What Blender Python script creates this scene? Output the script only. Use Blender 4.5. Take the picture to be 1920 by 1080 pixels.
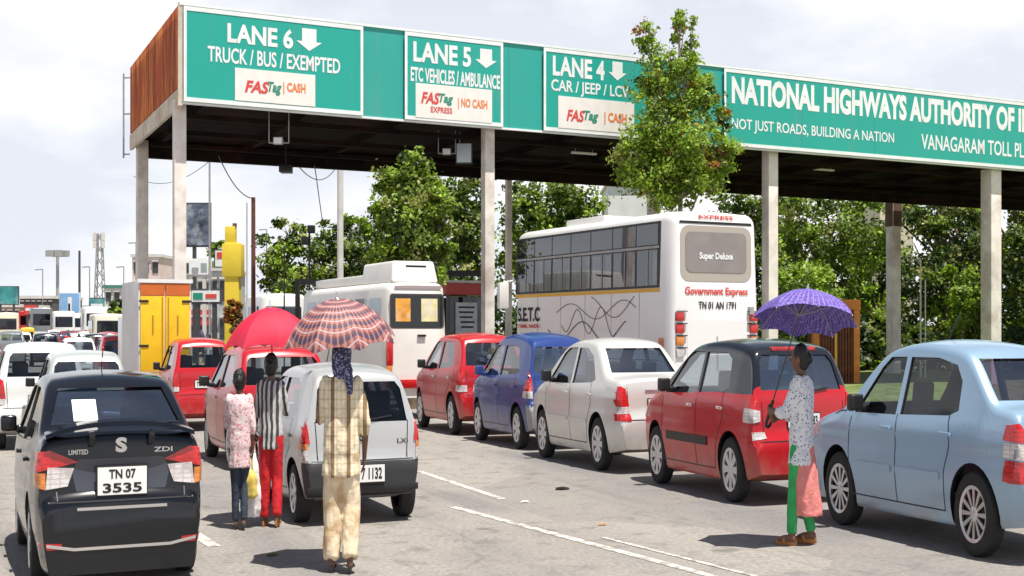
import bpy, bmesh, math, random
from math import sin, cos, pi, sqrt, atan2, radians
from mathutils import Vector, Matrix
from mathutils.bvhtree import BVHTree
random.seed(7)
for _o in list(bpy.data.objects): bpy.data.objects.remove(_o)
SC = bpy.context.scene; COL = SC.collection

# ---------------------------------------------------------------- camera, sky, sun, exposure
FPX, CX, HY, CAMH = 2350.0, 960.0, 615.0, 1.68
cam_d = bpy.data.cameras.new("camera"); cam = bpy.data.objects.new("camera", cam_d); COL.objects.link(cam)
cam_d.sensor_width = 36.0; cam_d.lens = FPX/1920*36.0; cam_d.shift_y = (HY-540)/1920.0
cam_d.clip_start = 0.1; cam_d.clip_end = 3000
cam.location = (0, 0, CAMH); cam.rotation_euler = (pi/2, 0, 0)
SC.camera = cam
SUN = Vector((0.36, -0.42, 1.75)).normalized()
w = bpy.data.worlds.new("World"); SC.world = w; w.use_nodes = True
nt = w.node_tree; nt.nodes.clear()
def wn(t, **k):
    n = nt.nodes.new(t)
    for a, b in k.items(): setattr(n, a, b)
    return n
out = wn('ShaderNodeOutputWorld'); bg = wn('ShaderNodeBackground'); bg.inputs[1].default_value = 0.05
sky = wn('ShaderNodeTexSky', sky_type='NISHITA'); sky.sun_disc = False
sky.sun_elevation = math.asin(SUN.z); sky.sun_rotation = atan2(SUN.x, SUN.y)
sky.dust_density = 1.0; sky.ozone_density = 1.2
tc = wn('ShaderNodeTexCoord'); mp = wn('ShaderNodeMapping'); mp.inputs['Scale'].default_value = (1.0, 1.0, 2.3)
mp.inputs['Location'].default_value = (0.42, 0.2, 0.05)
nz = wn('ShaderNodeTexNoise'); nz.inputs['Scale'].default_value = 2.4; nz.inputs['Detail'].default_value = 7; nz.inputs['Roughness'].default_value = .55
cr = wn('ShaderNodeValToRGB'); cr.color_ramp.elements[0].position = .44; cr.color_ramp.elements[1].position = .60
cr.color_ramp.elements[0].color = (0, 0, 0, 1); cr.color_ramp.elements[1].color = (1, 1, 1, 1)
hz = wn('ShaderNodeMix', data_type='RGBA'); hz.inputs[7].default_value = (11.5, 12.0, 13.2, 1)
cl = wn('ShaderNodeMix', data_type='RGBA'); cl.inputs[7].default_value = (16.0, 16.0, 16.0, 1)
L = nt.links.new
L(tc.outputs['Generated'], mp.inputs[0]); L(mp.outputs[0], nz.inputs['Vector']); L(nz.outputs['Fac'], cr.inputs[0])
L(sky.outputs[0], hz.inputs[6]); L(hz.outputs[2], cl.inputs[6]); pass
sx = wn('ShaderNodeSeparateXYZ'); L(tc.outputs['Generated'], sx.inputs[0])
el = wn('ShaderNodeMapRange', interpolation_type='SMOOTHSTEP'); L(sx.outputs[2], el.inputs[0])   # haze thins with elevation
el.inputs[1].default_value = .22; el.inputs[2].default_value = .48; el.inputs[3].default_value = .93; el.inputs[4].default_value = .06
L(el.outputs[0], hz.inputs[0])
ce = wn('ShaderNodeMath', operation='MULTIPLY'); L(cr.outputs[0], ce.inputs[0]); L(el.outputs[0], ce.inputs[1]); L(ce.outputs[0], cl.inputs[0])
L(cl.outputs[2], bg.inputs[0]); L(bg.outputs[0], out.inputs[0])
sd = bpy.data.lights.new("sun", 'SUN'); sd.energy = 5.0; sd.angle = radians(.5); sd.color = (1, .955, .88)
so = bpy.data.objects.new("sun", sd); COL.objects.link(so)
so.rotation_euler = SUN.to_track_quat('Z', 'Y').to_euler()
SC.view_settings.view_transform = 'Standard'; SC.view_settings.look = 'None'
SC.view_settings.exposure = 0.58; SC.view_settings.gamma = 1; SC.view_settings.use_curve_mapping = False

# ---------------------------------------------------------------- helpers
def GP(x, y):                       # ground point seen at a photo pixel
    Y = FPX*CAMH/(y-HY); return Vector(((x-CX)/FPX*Y, Y, 0))
def at(x, y, Y):                    # point at depth Y
    return Vector(((x-CX)/FPX*Y, Y, CAMH+(HY-y)/FPX*Y))

class MB:
    def __init__(s): s.v = []; s.f = []; s.m = []
    def add(s, vs, fs, mi=0):
        o = len(s.v); s.v += [tuple(p) for p in vs]
        for f in fs: s.f.append([o+i for i in f]); s.m.append(mi)
    def hexa(s, p, mi=0):           # p: 4 bottom (ccw), 4 top
        s.add(p, [(3,2,1,0),(4,5,6,7),(0,1,5,4),(1,2,6,5),(2,3,7,6),(3,0,4,7)], mi)
    def box(s, a, b, mi=0, M=None):
        x0,y0,z0 = [min(a[i], b[i]) for i in range(3)]; x1,y1,z1 = [max(a[i], b[i]) for i in range(3)]
        p = [(x0,y0,z0),(x1,y0,z0),(x1,y1,z0),(x0,y1,z0),(x0,y0,z1),(x1,y0,z1),(x1,y1,z1),(x0,y1,z1)]
        if M is not None: p = [M @ Vector(q) for q in p]
        s.hexa(p, mi)
    def bar(s, a, b, w, h, mi=0, up=(0,0,1)):
        a, b = Vector(a), Vector(b); d = (b-a).normalized(); u = Vector(up)
        if abs(d.dot(u)) > .98: u = Vector((1,0,0))
        x = d.cross(u).normalized()*w/2; y = x.cross(d).normalized()*h/2
        s.hexa([a-x-y, a+x-y, b+x-y, b-x-y, a-x+y, a+x+y, b+x+y, b-x+y], mi)
    def loft(s, rings, mi=0, c0=True, c1=True):
        n = len(rings[0]); vs = [p for r in rings for p in r]; fs = []
        for i in range(len(rings)-1):
            for j in range(n):
                k = (j+1) % n
                fs.append((i*n+j, i*n+k, (i+1)*n+k, (i+1)*n+j))
        if c0: fs.append(tuple(reversed(range(n))))
        if c1: fs.append(tuple(range((len(rings)-1)*n, len(rings)*n)))
        s.add(vs, fs, mi)
    def tube(s, pts, r, n=8, mi=0, ry=None, cap=True):
        pts = [Vector(p) for p in pts]; k = len(pts)
        if not hasattr(r, '__len__'): r = [r]*k
        rings = []; px = None
        for i, p in enumerate(pts):
            d = (pts[min(i+1,k-1)]-pts[max(i-1,0)]).normalized()
            if px is None:
                px = d.cross(Vector((0,1,0)) if abs(d.y) < .9 else Vector((1,0,0))).normalized()
            else: px = (px - d*px.dot(d)).normalized()
            py = d.cross(px)
            q = r[i] if ry is None else (ry[i] if hasattr(ry, '__len__') else ry)
            rings.append([p + px*cos(t*2*pi/n)*r[i] + py*sin(t*2*pi/n)*q for t in range(n)])
        s.loft(rings, mi, cap, cap)
    def ell(s, c, r, nu=12, nv=8, mi=0, M=None):
        c = Vector(c); vs = []; fs = []
        if not hasattr(r, '__len__'): r = (r,r,r)
        vs.append((0,0,-r[2]))
        for j in range(1, nv):
            a = -pi/2+pi*j/nv
            for i in range(nu):
                b = 2*pi*i/nu; vs.append((r[0]*cos(a)*cos(b), r[1]*cos(a)*sin(b), r[2]*sin(a)))
        vs.append((0,0,r[2])); e = len(vs)-1
        for i in range(nu):
            k = (i+1) % nu; fs.append((0, 1+k, 1+i)); fs.append((e, e-nu+i, e-nu+k))
            for j in range(nv-2): fs.append((1+j*nu+i, 1+j*nu+k, 1+(j+1)*nu+k, 1+(j+1)*nu+i))
        vs = [(M @ Vector(p) if M is not None else Vector(p))+c for p in vs]
        s.add(vs, fs, mi)
    def lathe(s, prof, n=24, mi=0, o=(0,0,0), ax='z', cap=True):   # prof: (radius, height)
        rings = []
        for r, h in prof:
            ring = []
            for t in range(n):
                a = 2*pi*t/n; p = (r*cos(a), r*sin(a), h)
                if ax == 'y': p = (p[0], -h, p[1])
                ring.append((p[0]+o[0], p[1]+o[1], p[2]+o[2]))
            rings.append(ring)
        s.loft(rings, mi, cap, cap)
    def prism(s, poly, a, b, ax='y', mi=0):
        n = len(poly)
        def P(q, t): return (q[0], t, q[1]) if ax == 'y' else ((t, q[0], q[1]) if ax == 'x' else (q[0], q[1], t))
        s.add([P(q, a) for q in poly]+[P(q, b) for q in poly],
              [tuple(range(n)), tuple(reversed(range(n, 2*n)))]+[(i, n+i, n+(i+1) % n, (i+1) % n) for i in range(n)], mi)
    def scale(s, k): s.v = [(p[0]*k[0], p[1]*k[1], p[2]*k[2]) for p in s.v]; return s
    def xform(s, M): s.v = [tuple(M @ Vector(p)) for p in s.v]; return s
    def mesh(s, name, mats=(), fix=True):
        me = bpy.data.meshes.new(name); me.from_pydata(s.v, [], s.f)
        for m in mats: me.materials.append(m)
        me.polygons.foreach_set('material_index', s.m)
        if fix:
            bm = bmesh.new(); bm.from_mesh(me); bmesh.ops.recalc_face_normals(bm, faces=bm.faces); bm.to_mesh(me); bm.free()
        me.update(); return me
    def build(s, name, mats, parent=None, smooth=35, bevel=0, seg=2, fix=True, loc=None):
        if not isinstance(mats, (list, tuple)): mats = [mats]
        me = s.mesh(name, mats, fix)
        if bevel:
            bm = bmesh.new(); bm.from_mesh(me); bmesh.ops.remove_doubles(bm, verts=bm.verts, dist=1e-5)
            es = [e for e in bm.edges if len(e.link_faces) == 2 and e.calc_face_angle(0) > .6]
            bmesh.ops.bevel(bm, geom=es, offset=bevel, segments=seg, affect='EDGES', profile=.6, clamp_overlap=True)
            bm.to_mesh(me); bm.free()
        if smooth: shade(me, smooth)
        return link(name, me, parent, loc)
def shade(me, ang):
    me.polygons.foreach_set('use_smooth', [True]*len(me.polygons)); me.set_sharp_from_angle(angle=radians(ang))
def link(name, me, parent=None, loc=None):
    o = bpy.data.objects.new(name, me); COL.objects.link(o)
    if parent is not None: o.parent = parent
    if loc is not None: o.location = loc
    return o
def tag(o, label=None, cat=None, group=None, kind=None):
    if label: o['label'] = label
    if cat: o['category'] = cat
    if group: o['group'] = group
    if kind: o['kind'] = kind
    return o
def thing(name, label, cat, loc=(0,0,0), rz=0, group=None):
    o = bpy.data.objects.new(name, None); COL.objects.link(o); o.empty_display_size = .2
    o.location = loc; o.rotation_euler = (0, 0, rz); return tag(o, label, cat, group)
def structure(o): o['kind'] = 'structure'; return o
KIDS = {}
def copy_tree(o, parent=None):
    c = o.copy(); COL.objects.link(c)
    if parent is not None: c.parent = parent
    for ch in list(o.children): copy_tree(ch, c)
    return c
def evald(ob):
    dg = bpy.context.evaluated_depsgraph_get()
    return bpy.data.meshes.new_from_object(ob.evaluated_get(dg), preserve_all_data_layers=True, depsgraph=dg)
def remesh(mb, vox, smooth=2):
    me = mb.mesh("t"); o = link("t", me); m = o.modifiers.new("r", 'REMESH'); m.mode = 'VOXEL'; m.voxel_size = vox
    s = o.modifiers.new("s", 'SMOOTH'); s.iterations = smooth; s.factor = .5
    r = evald(o); bpy.data.objects.remove(o); bpy.data.meshes.remove(me)
    r.materials.clear(); return r
_tc = {}
def text_geo(txt, bold=.012, shear=0, space=1.0, line=1.0):
    k = (txt, bold, shear, space)
    if k not in _tc:
        c = bpy.data.curves.new("t", 'FONT'); c.body = txt; c.size = 1; c.offset = bold; c.shear = shear; c.space_character = space; c.space_line = line
        c.align_x = 'CENTER'; c.fill_mode = 'FRONT'; c.resolution_u = 3
        o = link("t", c); me = evald(o); bpy.data.objects.remove(o); bpy.data.curves.remove(c)
        _tc[k] = ([tuple(v.co) for v in me.vertices], [tuple(p.vertices) for p in me.polygons]); bpy.data.meshes.remove(me)
    return _tc[k]
def put_text(mb, txt, o, ux, uz, w, h, mi=0, bold=.012, shear=0, fit=True, th=0.0):
    """text filling the box w x h with lower-left corner o, right vector ux, up vector uz"""
    vs, fs = text_geo(txt, bold, shear)
    x0 = min(v[0] for v in vs); x1 = max(v[0] for v in vs); y0 = min(v[1] for v in vs); y1 = max(v[1] for v in vs)
    o, ux, uz = Vector(o), Vector(ux), Vector(uz)
    mb.add([o+ux*((v[0]-x0)/(x1-x0)*w)+uz*((v[1]-y0)/(y1-y0)*h) for v in vs], fs, mi)

# ---------------------------------------------------------------- materials
def P(name, col, rough=.6, metal=0, coat=0, var=0, vs=6, bump=0, bs=40, spec=None, emit=None, dirt=None):
    m = bpy.data.materials.new(name); m.use_nodes = True; t = m.node_tree; b = t.nodes['Principled BSDF']
    col = tuple(col)+(1,) if len(col) == 3 else col
    b.inputs['Base Color'].default_value = col; b.inputs['Roughness'].default_value = rough; b.inputs['Metallic'].default_value = metal
    b.inputs['Coat Weight'].default_value = coat; b.inputs['Coat Roughness'].default_value = .06
    if spec is not None: b.inputs['Specular IOR Level'].default_value = spec
    c = t.nodes.new('ShaderNodeTexCoord')
    if var:
        n = t.nodes.new('ShaderNodeTexNoise'); n.inputs['Scale'].default_value = vs; n.inputs['Detail'].default_value = 6
        t.links.new(c.outputs['Object'], n.inputs['Vector'])
        r = t.nodes.new('ShaderNodeMapRange'); r.inputs[1].default_value = .3; r.inputs[2].default_value = .7
        r.inputs[3].default_value = 1-var; r.inputs[4].default_value = 1+var; t.links.new(n.outputs['Fac'], r.inputs[0])
        x = t.nodes.new('ShaderNodeMix'); x.data_type = 'RGBA'; x.blend_type = 'MULTIPLY'; x.inputs[0].default_value = 1
        x.inputs[6].default_value = col; t.links.new(r.outputs[0], x.inputs[7]); src = x.outputs[2]
        if dirt:
            n2 = t.nodes.new('ShaderNodeTexNoise'); n2.inputs['Scale'].default_value = vs*.35; n2.inputs['Detail'].default_value = 9; n2.inputs['Roughness'].default_value = .7
            t.links.new(c.outputs['Object'], n2.inputs['Vector'])
            r2 = t.nodes.new('ShaderNodeMapRange'); r2.inputs[1].default_value = .48; r2.inputs[2].default_value = .66; r2.inputs[4].default_value = dirt[3]
            t.links.new(n2.outputs['Fac'], r2.inputs[0])
            y = t.nodes.new('ShaderNodeMix'); y.data_type = 'RGBA'; t.links.new(r2.outputs[0], y.inputs[0]); t.links.new(src, y.inputs[6])
            y.inputs[7].default_value = tuple(dirt[:3])+(1,); src = y.outputs[2]
        t.links.new(src, b.inputs['Base Color'])
    if bump:
        n = t.nodes.new('ShaderNodeTexNoise'); n.inputs['Scale'].default_value = bs; n.inputs['Detail'].default_value = 4
        t.links.new(c.outputs['Object'], n.inputs['Vector'])
        bp = t.nodes.new('ShaderNodeBump'); bp.inputs['Strength'].default_value = bump; bp.inputs['Distance'].default_value = .02
        t.links.new(n.outputs['Fac'], bp.inputs['Height']); t.links.new(bp.outputs[0], b.inputs['Normal'])
    return m
def glass(name, tint, refl=.12, rough=.02):
    m = bpy.data.materials.new(name); m.use_nodes = True; t = m.node_tree; t.nodes.clear()
    o = t.nodes.new('ShaderNodeOutputMaterial'); mx = t.nodes.new('ShaderNodeMixShader')
    tr = t.nodes.new('ShaderNodeBsdfTransparent'); tr.inputs[0].default_value = tuple(tint)+(1,)
    g = t.nodes.new('ShaderNodeBsdfGlossy'); g.inputs[1].default_value = rough; g.inputs[0].default_value = (.95,.97,1,1)
    lw = t.nodes.new('ShaderNodeLayerWeight'); lw.inputs[0].default_value = .5
    pw = t.nodes.new('ShaderNodeMath'); pw.operation = 'POWER'; pw.inputs[1].default_value = 4
    a = t.nodes.new('ShaderNodeMath'); a.operation = 'MULTIPLY_ADD'; a.inputs[1].default_value = 1-refl; a.inputs[2].default_value = refl; a.use_clamp = True
    t.links.new(lw.outputs['Facing'], pw.inputs[0]); t.links.new(pw.outputs[0], a.inputs[0]); t.links.new(a.outputs[0], mx.inputs[0])
    t.links.new(tr.outputs[0], mx.inputs[1]); t.links.new(g.outputs[0], mx.inputs[2]); t.links.new(mx.outputs[0], o.inputs[0])
    return m
class NT:                                   # small node-expression helper
    def __init__(s, m): s.t = m.node_tree; s.b = s.t.nodes.get('Principled BSDF'); s.c = s.t.nodes.new('ShaderNodeTexCoord')
    def m(s, op, a, b=0, c=0):
        n = s.t.nodes.new('ShaderNodeMath'); n.operation = op
        for i, q in enumerate((a, b, c)):
            if isinstance(q, (int, float)): n.inputs[i].default_value = q
            else: s.t.links.new(q, n.inputs[i])
        return n.outputs[0]
    def xyz(s, which='Object'):
        n = s.t.nodes.new('ShaderNodeSeparateXYZ'); s.t.links.new(s.c.outputs[which], n.inputs[0]); return n.outputs
    def noise(s, scale, detail=4, rough=.5, vec=None):
        n = s.t.nodes.new('ShaderNodeTexNoise'); n.inputs['Scale'].default_value = scale; n.inputs['Detail'].default_value = detail
        n.inputs['Roughness'].default_value = rough
        s.t.links.new(vec if vec is not None else s.c.outputs['Object'], n.inputs['Vector']); return n.outputs['Fac']
    def mapv(s, sc=(1,1,1), rot=(0,0,0)):
        n = s.t.nodes.new('ShaderNodeMapping'); n.inputs['Scale'].default_value = sc; n.inputs['Rotation'].default_value = rot
        s.t.links.new(s.c.outputs['Object'], n.inputs[0]); return n.outputs[0]
    def stripe(s, v, freq, duty, off=0):    # 1 inside stripes
        return s.m('LESS_THAN', s.m('FRACT', s.m('MULTIPLY_ADD', v, freq, off)), duty)
    def smooth(s, v, a, b):
        n = s.t.nodes.new('ShaderNodeMapRange'); n.interpolation_type = 'SMOOTHSTEP'; n.inputs[1].default_value = a; n.inputs[2].default_value = b
        s.t.links.new(v, n.inputs[0]); return n.outputs[0]
    def mix(s, f, a, b, mode='MIX'):
        n = s.t.nodes.new('ShaderNodeMix'); n.data_type = 'RGBA'; n.blend_type = mode
        for i, q in ((0, f), (6, a), (7, b)):
            if isinstance(q, (int, float)): n.inputs[i].default_value = q if i == 0 else (q,q,q,1)
            elif isinstance(q, tuple): n.inputs[i].default_value = q if len(q) == 4 else q+(1,)
            else: s.t.links.new(q, n.inputs[i])
        return n.outputs[2]
    def color(s, c): s.t.links.new(c, s.b.inputs['Base Color'])
    def bump(s, h, st=.3, d=.02):
        n = s.t.nodes.new('ShaderNodeBump'); n.inputs['Strength'].default_value = st; n.inputs['Distance'].default_value = d
        s.t.links.new(h, n.inputs['Height']); s.t.links.new(n.outputs[0], s.b.inputs['Normal'])

WHITE = P('white_paint', (.78,.78,.76), .45, var=.06, vs=3, dirt=(.45,.40,.34,.35))
BLACK = P('black_plastic', (.012,.012,.013), .45)
RUBBER = P('rubber', (.018,.018,.018), .8)
TYRE = P('tyre_rubber', (.02,.02,.02), .85, var=.3, vs=9)
CHROME = P('chrome', (.75,.75,.77), .15, metal=1)
ALLOY = P('alloy', (.55,.56,.58), .3, metal=.85)
STEELW = P('wheel_cover', (.60,.60,.60), .35, metal=.5)
INTER = P('cabin_lining', (.035,.035,.038), .8)
SEAT = P('seat_fabric', (.05,.045,.045), .85)
SEATB = P('seat_beige', (.22,.18,.14), .85)
def lens(name, col, dark):
    m = P(name, col, .18, coat=.8); n = NT(m); x, y, z = n.xyz()
    c = n.mix(n.m('MULTIPLY', n.stripe(z, 32, .28), .75), col, dark); c = n.mix(n.m('MULTIPLY', n.stripe(n.m('ADD', y, n.m('MULTIPLY', x, .8)), 17, .22), .6), c, dark)
    c = n.mix(n.smooth(n.noise(9, 2), .45, .65), c, dark); n.color(n.mix(.5, c, col)); n.bump(n.noise(70, 2), .3, .01); return m
REDL = lens('red_lens', (.60,.010,.012), (.16,.004,.006)); WHL = lens('clear_lens', (.66,.62,.60), (.22,.17,.17)); ORL = lens('amber_lens', (.72,.24,.04), (.32,.08,.02))
PLATE = P('plate_white', (.80,.80,.78), .4)
INK = P('black_ink', (.01,.01,.01), .6)
DARKGREY = P('dark_grey_metal', (.05,.05,.052), .5, var=.2)
GREYM = P('grey_metal', (.35,.35,.35), .5, metal=.3, var=.15)
GDARK = glass('tinted_glass', (.16,.18,.22), .05)
GMID = glass('window_glass', (.60,.65,.68), .14)
GBLUE = glass('blue_tinted_glass', (.14,.24,.46), .30)
GCLEAR = glass('clear_glass', (.70,.74,.76), .05)
PAPER = P('paper', (.75,.74,.70), .7)

# ---------------------------------------------------------------- the ground
HEAD = radians(90+22.85)                    # the road's direction
RD = Vector((cos(HEAD), sin(HEAD), 0)); RC = Vector((RD.y, -RD.x, 0))
def sheet(name, mat, pts, z):
    mb = MB(); mb.add([(p[0], p[1], z) for p in pts], [tuple(range(len(pts)))])
    return structure(mb.build(name, mat, None, smooth=0, fix=False))
m = P('dusty_ground', (.30,.25,.18), .95, var=.3, vs=.6, bump=.3, bs=3)
sheet('ground', m, [(-1500,-300),(1500,-300),(1500,2500),(-1500,2500)], -.02)
m = P('asphalt', (.22,.20,.18), .9); n = NT(m)
rot = n.mapv((1,1,1), (0,0,-HEAD))          # x runs along the road
st = n.t.nodes.new('ShaderNodeMapping'); st.inputs['Scale'].default_value = (.035,.75,1); n.t.links.new(rot, st.inputs[0])
lanes = n.noise(1.0, 5, .55, st.outputs[0])
big = n.noise(.35, 8, .62); fine = n.noise(26, 5, .7); mid = n.noise(3.2, 7, .65)
c = n.mix(n.smooth(lanes, .35, .65), (.180,.170,.165), (.285,.262,.232))
c = n.mix(n.smooth(big, .38, .62), c, (.27,.245,.22))
c = n.mix(n.m('MULTIPLY', n.smooth(mid, .52, .68), .7), c, (.15,.135,.125))
c = n.mix(.55, c, n.mix(n.smooth(fine, .3, .7), .55, 1.35), 'MULTIPLY')
vo = n.t.nodes.new('ShaderNodeTexVoronoi'); vo.feature = 'DISTANCE_TO_EDGE'; vo.inputs['Scale'].default_value = .28
wv = n.t.nodes.new('ShaderNodeVectorMath'); wv.operation = 'ADD'
nn = n.t.nodes.new('ShaderNodeTexNoise'); nn.inputs['Scale'].default_value = 1.1; nn.inputs['Detail'].default_value = 6
n.t.links.new(n.c.outputs['Object'], nn.inputs['Vector']); n.t.links.new(n.c.outputs['Object'], wv.inputs[0]); n.t.links.new(nn.outputs['Color'], wv.inputs[1])
n.t.links.new(wv.outputs[0], vo.inputs['Vector'])
c = n.mix(n.m('MULTIPLY', n.m('LESS_THAN', vo.outputs['Distance'], .004), .3), c, (.10,.09,.085))
sp = n.noise(1.5, 3, .5)
c = n.mix(n.m('MULTIPLY', n.smooth(sp, .64, .74), .7), c, (.085,.078,.07))
sx_ = n.t.nodes.new('ShaderNodeMapping'); sx_.inputs['Scale'].default_value = (.10,1.6,1); n.t.links.new(rot, sx_.inputs[0])
oil = n.m('MULTIPLY', n.smooth(n.noise(1.3, 6, .65, sx_.outputs[0]), .54, .72), .55); c = n.mix(oil, c, (.12,.11,.105))
pat = n.t.nodes.new('ShaderNodeTexVoronoi'); pat.inputs['Scale'].default_value = .22; pat.distance = 'CHEBYCHEV'; n.t.links.new(rot, pat.inputs['Vector'])
pc = n.t.nodes.new('ShaderNodeSeparateColor'); n.t.links.new(pat.outputs['Color'], pc.inputs[0]); c = n.mix(n.m('MULTIPLY', n.m('GREATER_THAN', pc.outputs[0], .72), .30), c, (.14,.135,.135))
n.color(c); n.bump(fine, .35, .01)
def roadpts(l, r, a, b): return [RC*l+RD*a, RC*r+RD*a, RC*r+RD*b, RC*l+RD*b]
ROAD = sheet('road', m, roadpts(-22, 16.5, -30, 700), 0)
PAINT = P('road_paint', (.62,.60,.55), .8); n = NT(PAINT)
wear = n.noise(9, 8, .75)
n.color(n.mix(n.smooth(wear, .40, .60), (.66,.64,.58), (.27,.245,.215)))
def marking(a, b, wd, z=.004):
    a, b = GP(*a), GP(*b); d = (b-a).normalized(); s = Vector((d.y, -d.x, 0))*wd/2
    return sheet('lane_marking', PAINT, [a-s, a+s, b+s, b-s], z)
marking((786,884), (942,936), .085)
marking((850,951), (1400,1098), .085)
marking((1130,1008), (1420,1082), .045, .0045)
marking((340,985), (402,1025), .10)
marking((640,832), (700,856), .06)
m = P('kerb_concrete', (.38,.35,.30), .9, var=.2, vs=4)
mb = MB(); q0, q1 = RC*12.2, RC*12.45
def strip3(mb, l, r, a, b, z0, z1): mb.hexa([tuple((p[0],p[1],z0)) for p in roadpts(l,r,a,b)]+[tuple((p[0],p[1],z1)) for p in roadpts(l,r,a,b)])
strip3(mb, 16.5, 16.75, 10, 300, -.02, .14); structure(mb.build('kerb', m, bevel=.02))
m = P('grass', (.09,.14,.02), .95, var=.5, vs=5, bump=.6, bs=12, dirt=(.33,.27,.17,.6))
mb = MB(); strip3(mb, 16.75, 60, 10, 300, -.019, .10); structure(mb.build('verge', m))
# ---------------------------------------------------------------- cars
def chaikin(p, k=2):
    for _ in range(k):
        q = [p[0]]
        for a, b in zip(p, p[1:]):
            q += [(a[0]*.75+b[0]*.25, a[1]*.75+b[1]*.25), (a[0]*.25+b[0]*.75, a[1]*.25+b[1]*.75)]
        p = q+[p[-1]]
    return p
def interp(p, x):
    if x <= p[0][0]: return p[0][1]
    for a, b in zip(p, p[1:]):
        if x <= b[0]: return a[1]+(b[1]-a[1])*(x-a[0])/max(1e-6, b[0]-a[0])
    return p[-1][1]
def shell(S, n=72, inset=0, x0=None, x1=None, zfloor=None):
    top = S['_top']; L_ = S['L']; W = S['W']; zb_ = S.get('belt', .95); tum = S.get('tumble', .36)
    d = [0]
    for a, b in zip(top, top[1:]): d.append(d[-1]+math.hypot(b[0]-a[0], b[1]-a[1]))
    xs = []
    for i in range(n+1):
        t = d[-1]*i/n; j = max(k for k in range(len(d)) if d[k] <= t+1e-9); j = min(j, len(top)-2)
        f = (t-d[j])/max(1e-9, d[j+1]-d[j]); xs.append(top[j][0]+(top[j+1][0]-top[j][0])*f)
    xs = sorted(set(round(x, 4) for x in xs))
    ys = [xs[0]]
    for x in xs[1:]:
        if x-ys[-1] > .004: ys.append(x)
    xs = ys
    if x0 is not None: xs = [x0]+[x for x in xs if x0+.01 < x < x1-.01]+[x1]
    rings = []
    for x in xs:
        zt = interp(top, x); hw = W/2*interp(S['_plan'], x); zb = interp(S['_bot'], x)
        r = min(.105, .28*(zt-zb)); crown = .03
        if inset:
            e = .02; sl = (interp(top, x+e)-interp(top, x-e))/(2*e); zt -= inset*min(3.2, sqrt(1+sl*sl)); hw -= inset; zb = zfloor; zt = max(zt, zb+.15)
        def wd(z):
            if z < zb_:
                u = (z-interp(S['_bot'], x))/(zb_-interp(S['_bot'], x)); u = max(0, min(1, u))
                w_ = .915+.085*sin(pi/2*min(1, u*1.9)); w_ -= .035*max(0, (u-.62)/.38)**2+.013*math.exp(-((z-.76*zb_)/.055)**2)-.006*math.exp(-((z-.87*zb_)/.04)**2)
                return hw*w_
            return hw*(.965)-.012*min(1, (z-zb_)/.03)-tum*(z-zb_)*(1-.0)
        half = [(0, zb), (wd(zb)*.6, zb), (wd(zb+.03)*.97, zb+.004)]
        zs = zt-r
        for k in range(23): z = zb+.04+(zs-zb-.04)*k/22; half.append((wd(z), z))
        ws = wd(zs); rr = min(r*1.25, ws*.5)
        for k in range(1, 6):
            a = pi/2*k/5; half.append((ws-rr*(1-cos(a)), zs+r*sin(a)))
        wt = ws-rr
        for k in (.75, .5, .25, 0): half.append((wt*k, zt+crown*(1-k*k)))
        ring = [(x, y, z) for y, z in half]+[(x, -y, z) for y, z in reversed(half[1:-1])]
        rings.append(ring)
    mb = MB(); mb.loft(rings); return mb
def boolean(ob, cutter, op='DIFFERENCE'):
    m = ob.modifiers.new('b', 'BOOLEAN'); m.object = cutter; m.operation = op; m.solver = 'EXACT'; m.material_mode = 'TRANSFER'
    me = evald(ob); old = ob.data; ob.modifiers.clear(); ob.data = me; bpy.data.meshes.remove(old)
    cm = cutter.data; bpy.data.objects.remove(cutter); bpy.data.meshes.remove(cm)
def subpoly(poly, mx=.06):
    bm = bmesh.new(); f = bm.faces.new([bm.verts.new((p[0], p[1], 0)) for p in poly]); bmesh.ops.triangulate(bm, faces=[f])
    for _ in range(4):
        es = [e for e in bm.edges if e.calc_length() > mx]
        if not es: break
        bmesh.ops.subdivide_edges(bm, edges=es, cuts=1, use_grid_fill=False)
        bmesh.ops.triangulate(bm, faces=[f for f in bm.faces if len(f.verts) > 4])
    bmesh.ops.triangulate(bm, faces=bm.faces[:])
    for i, v in enumerate(bm.verts): v.index = i
    bm.verts.ensure_lookup_table()
    V = [(v.co.x, v.co.y) for v in bm.verts]; F = [[v.index for v in f.verts] for f in bm.faces]
    B = [[l.vert.index, l.link_loop_next.vert.index] for e in bm.edges if len(e.link_faces) == 1 for l in e.link_loops]
    bm.free(); return V, F, B
def ray(bvh, ax, p):
    o, d = {'rear': (Vector((-3, p[0], p[1])), Vector((1,0,0))), 'front': (Vector((9, p[0], p[1])), Vector((-1,0,0))),
            'left': (Vector((p[0], 3, p[1])), Vector((0,-1,0))), 'right': (Vector((p[0], -3, p[1])), Vector((0,1,0))),
            'top': (Vector((p[0], p[1], 4)), Vector((0,0,-1)))}[ax]
    h = bvh.ray_cast(o, d)
    if h[0] is None: return None
    nrm = h[1] if h[1].dot(d) < 0 else -h[1]
    return h[0], (nrm*.6-d*.4).normalized()
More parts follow.
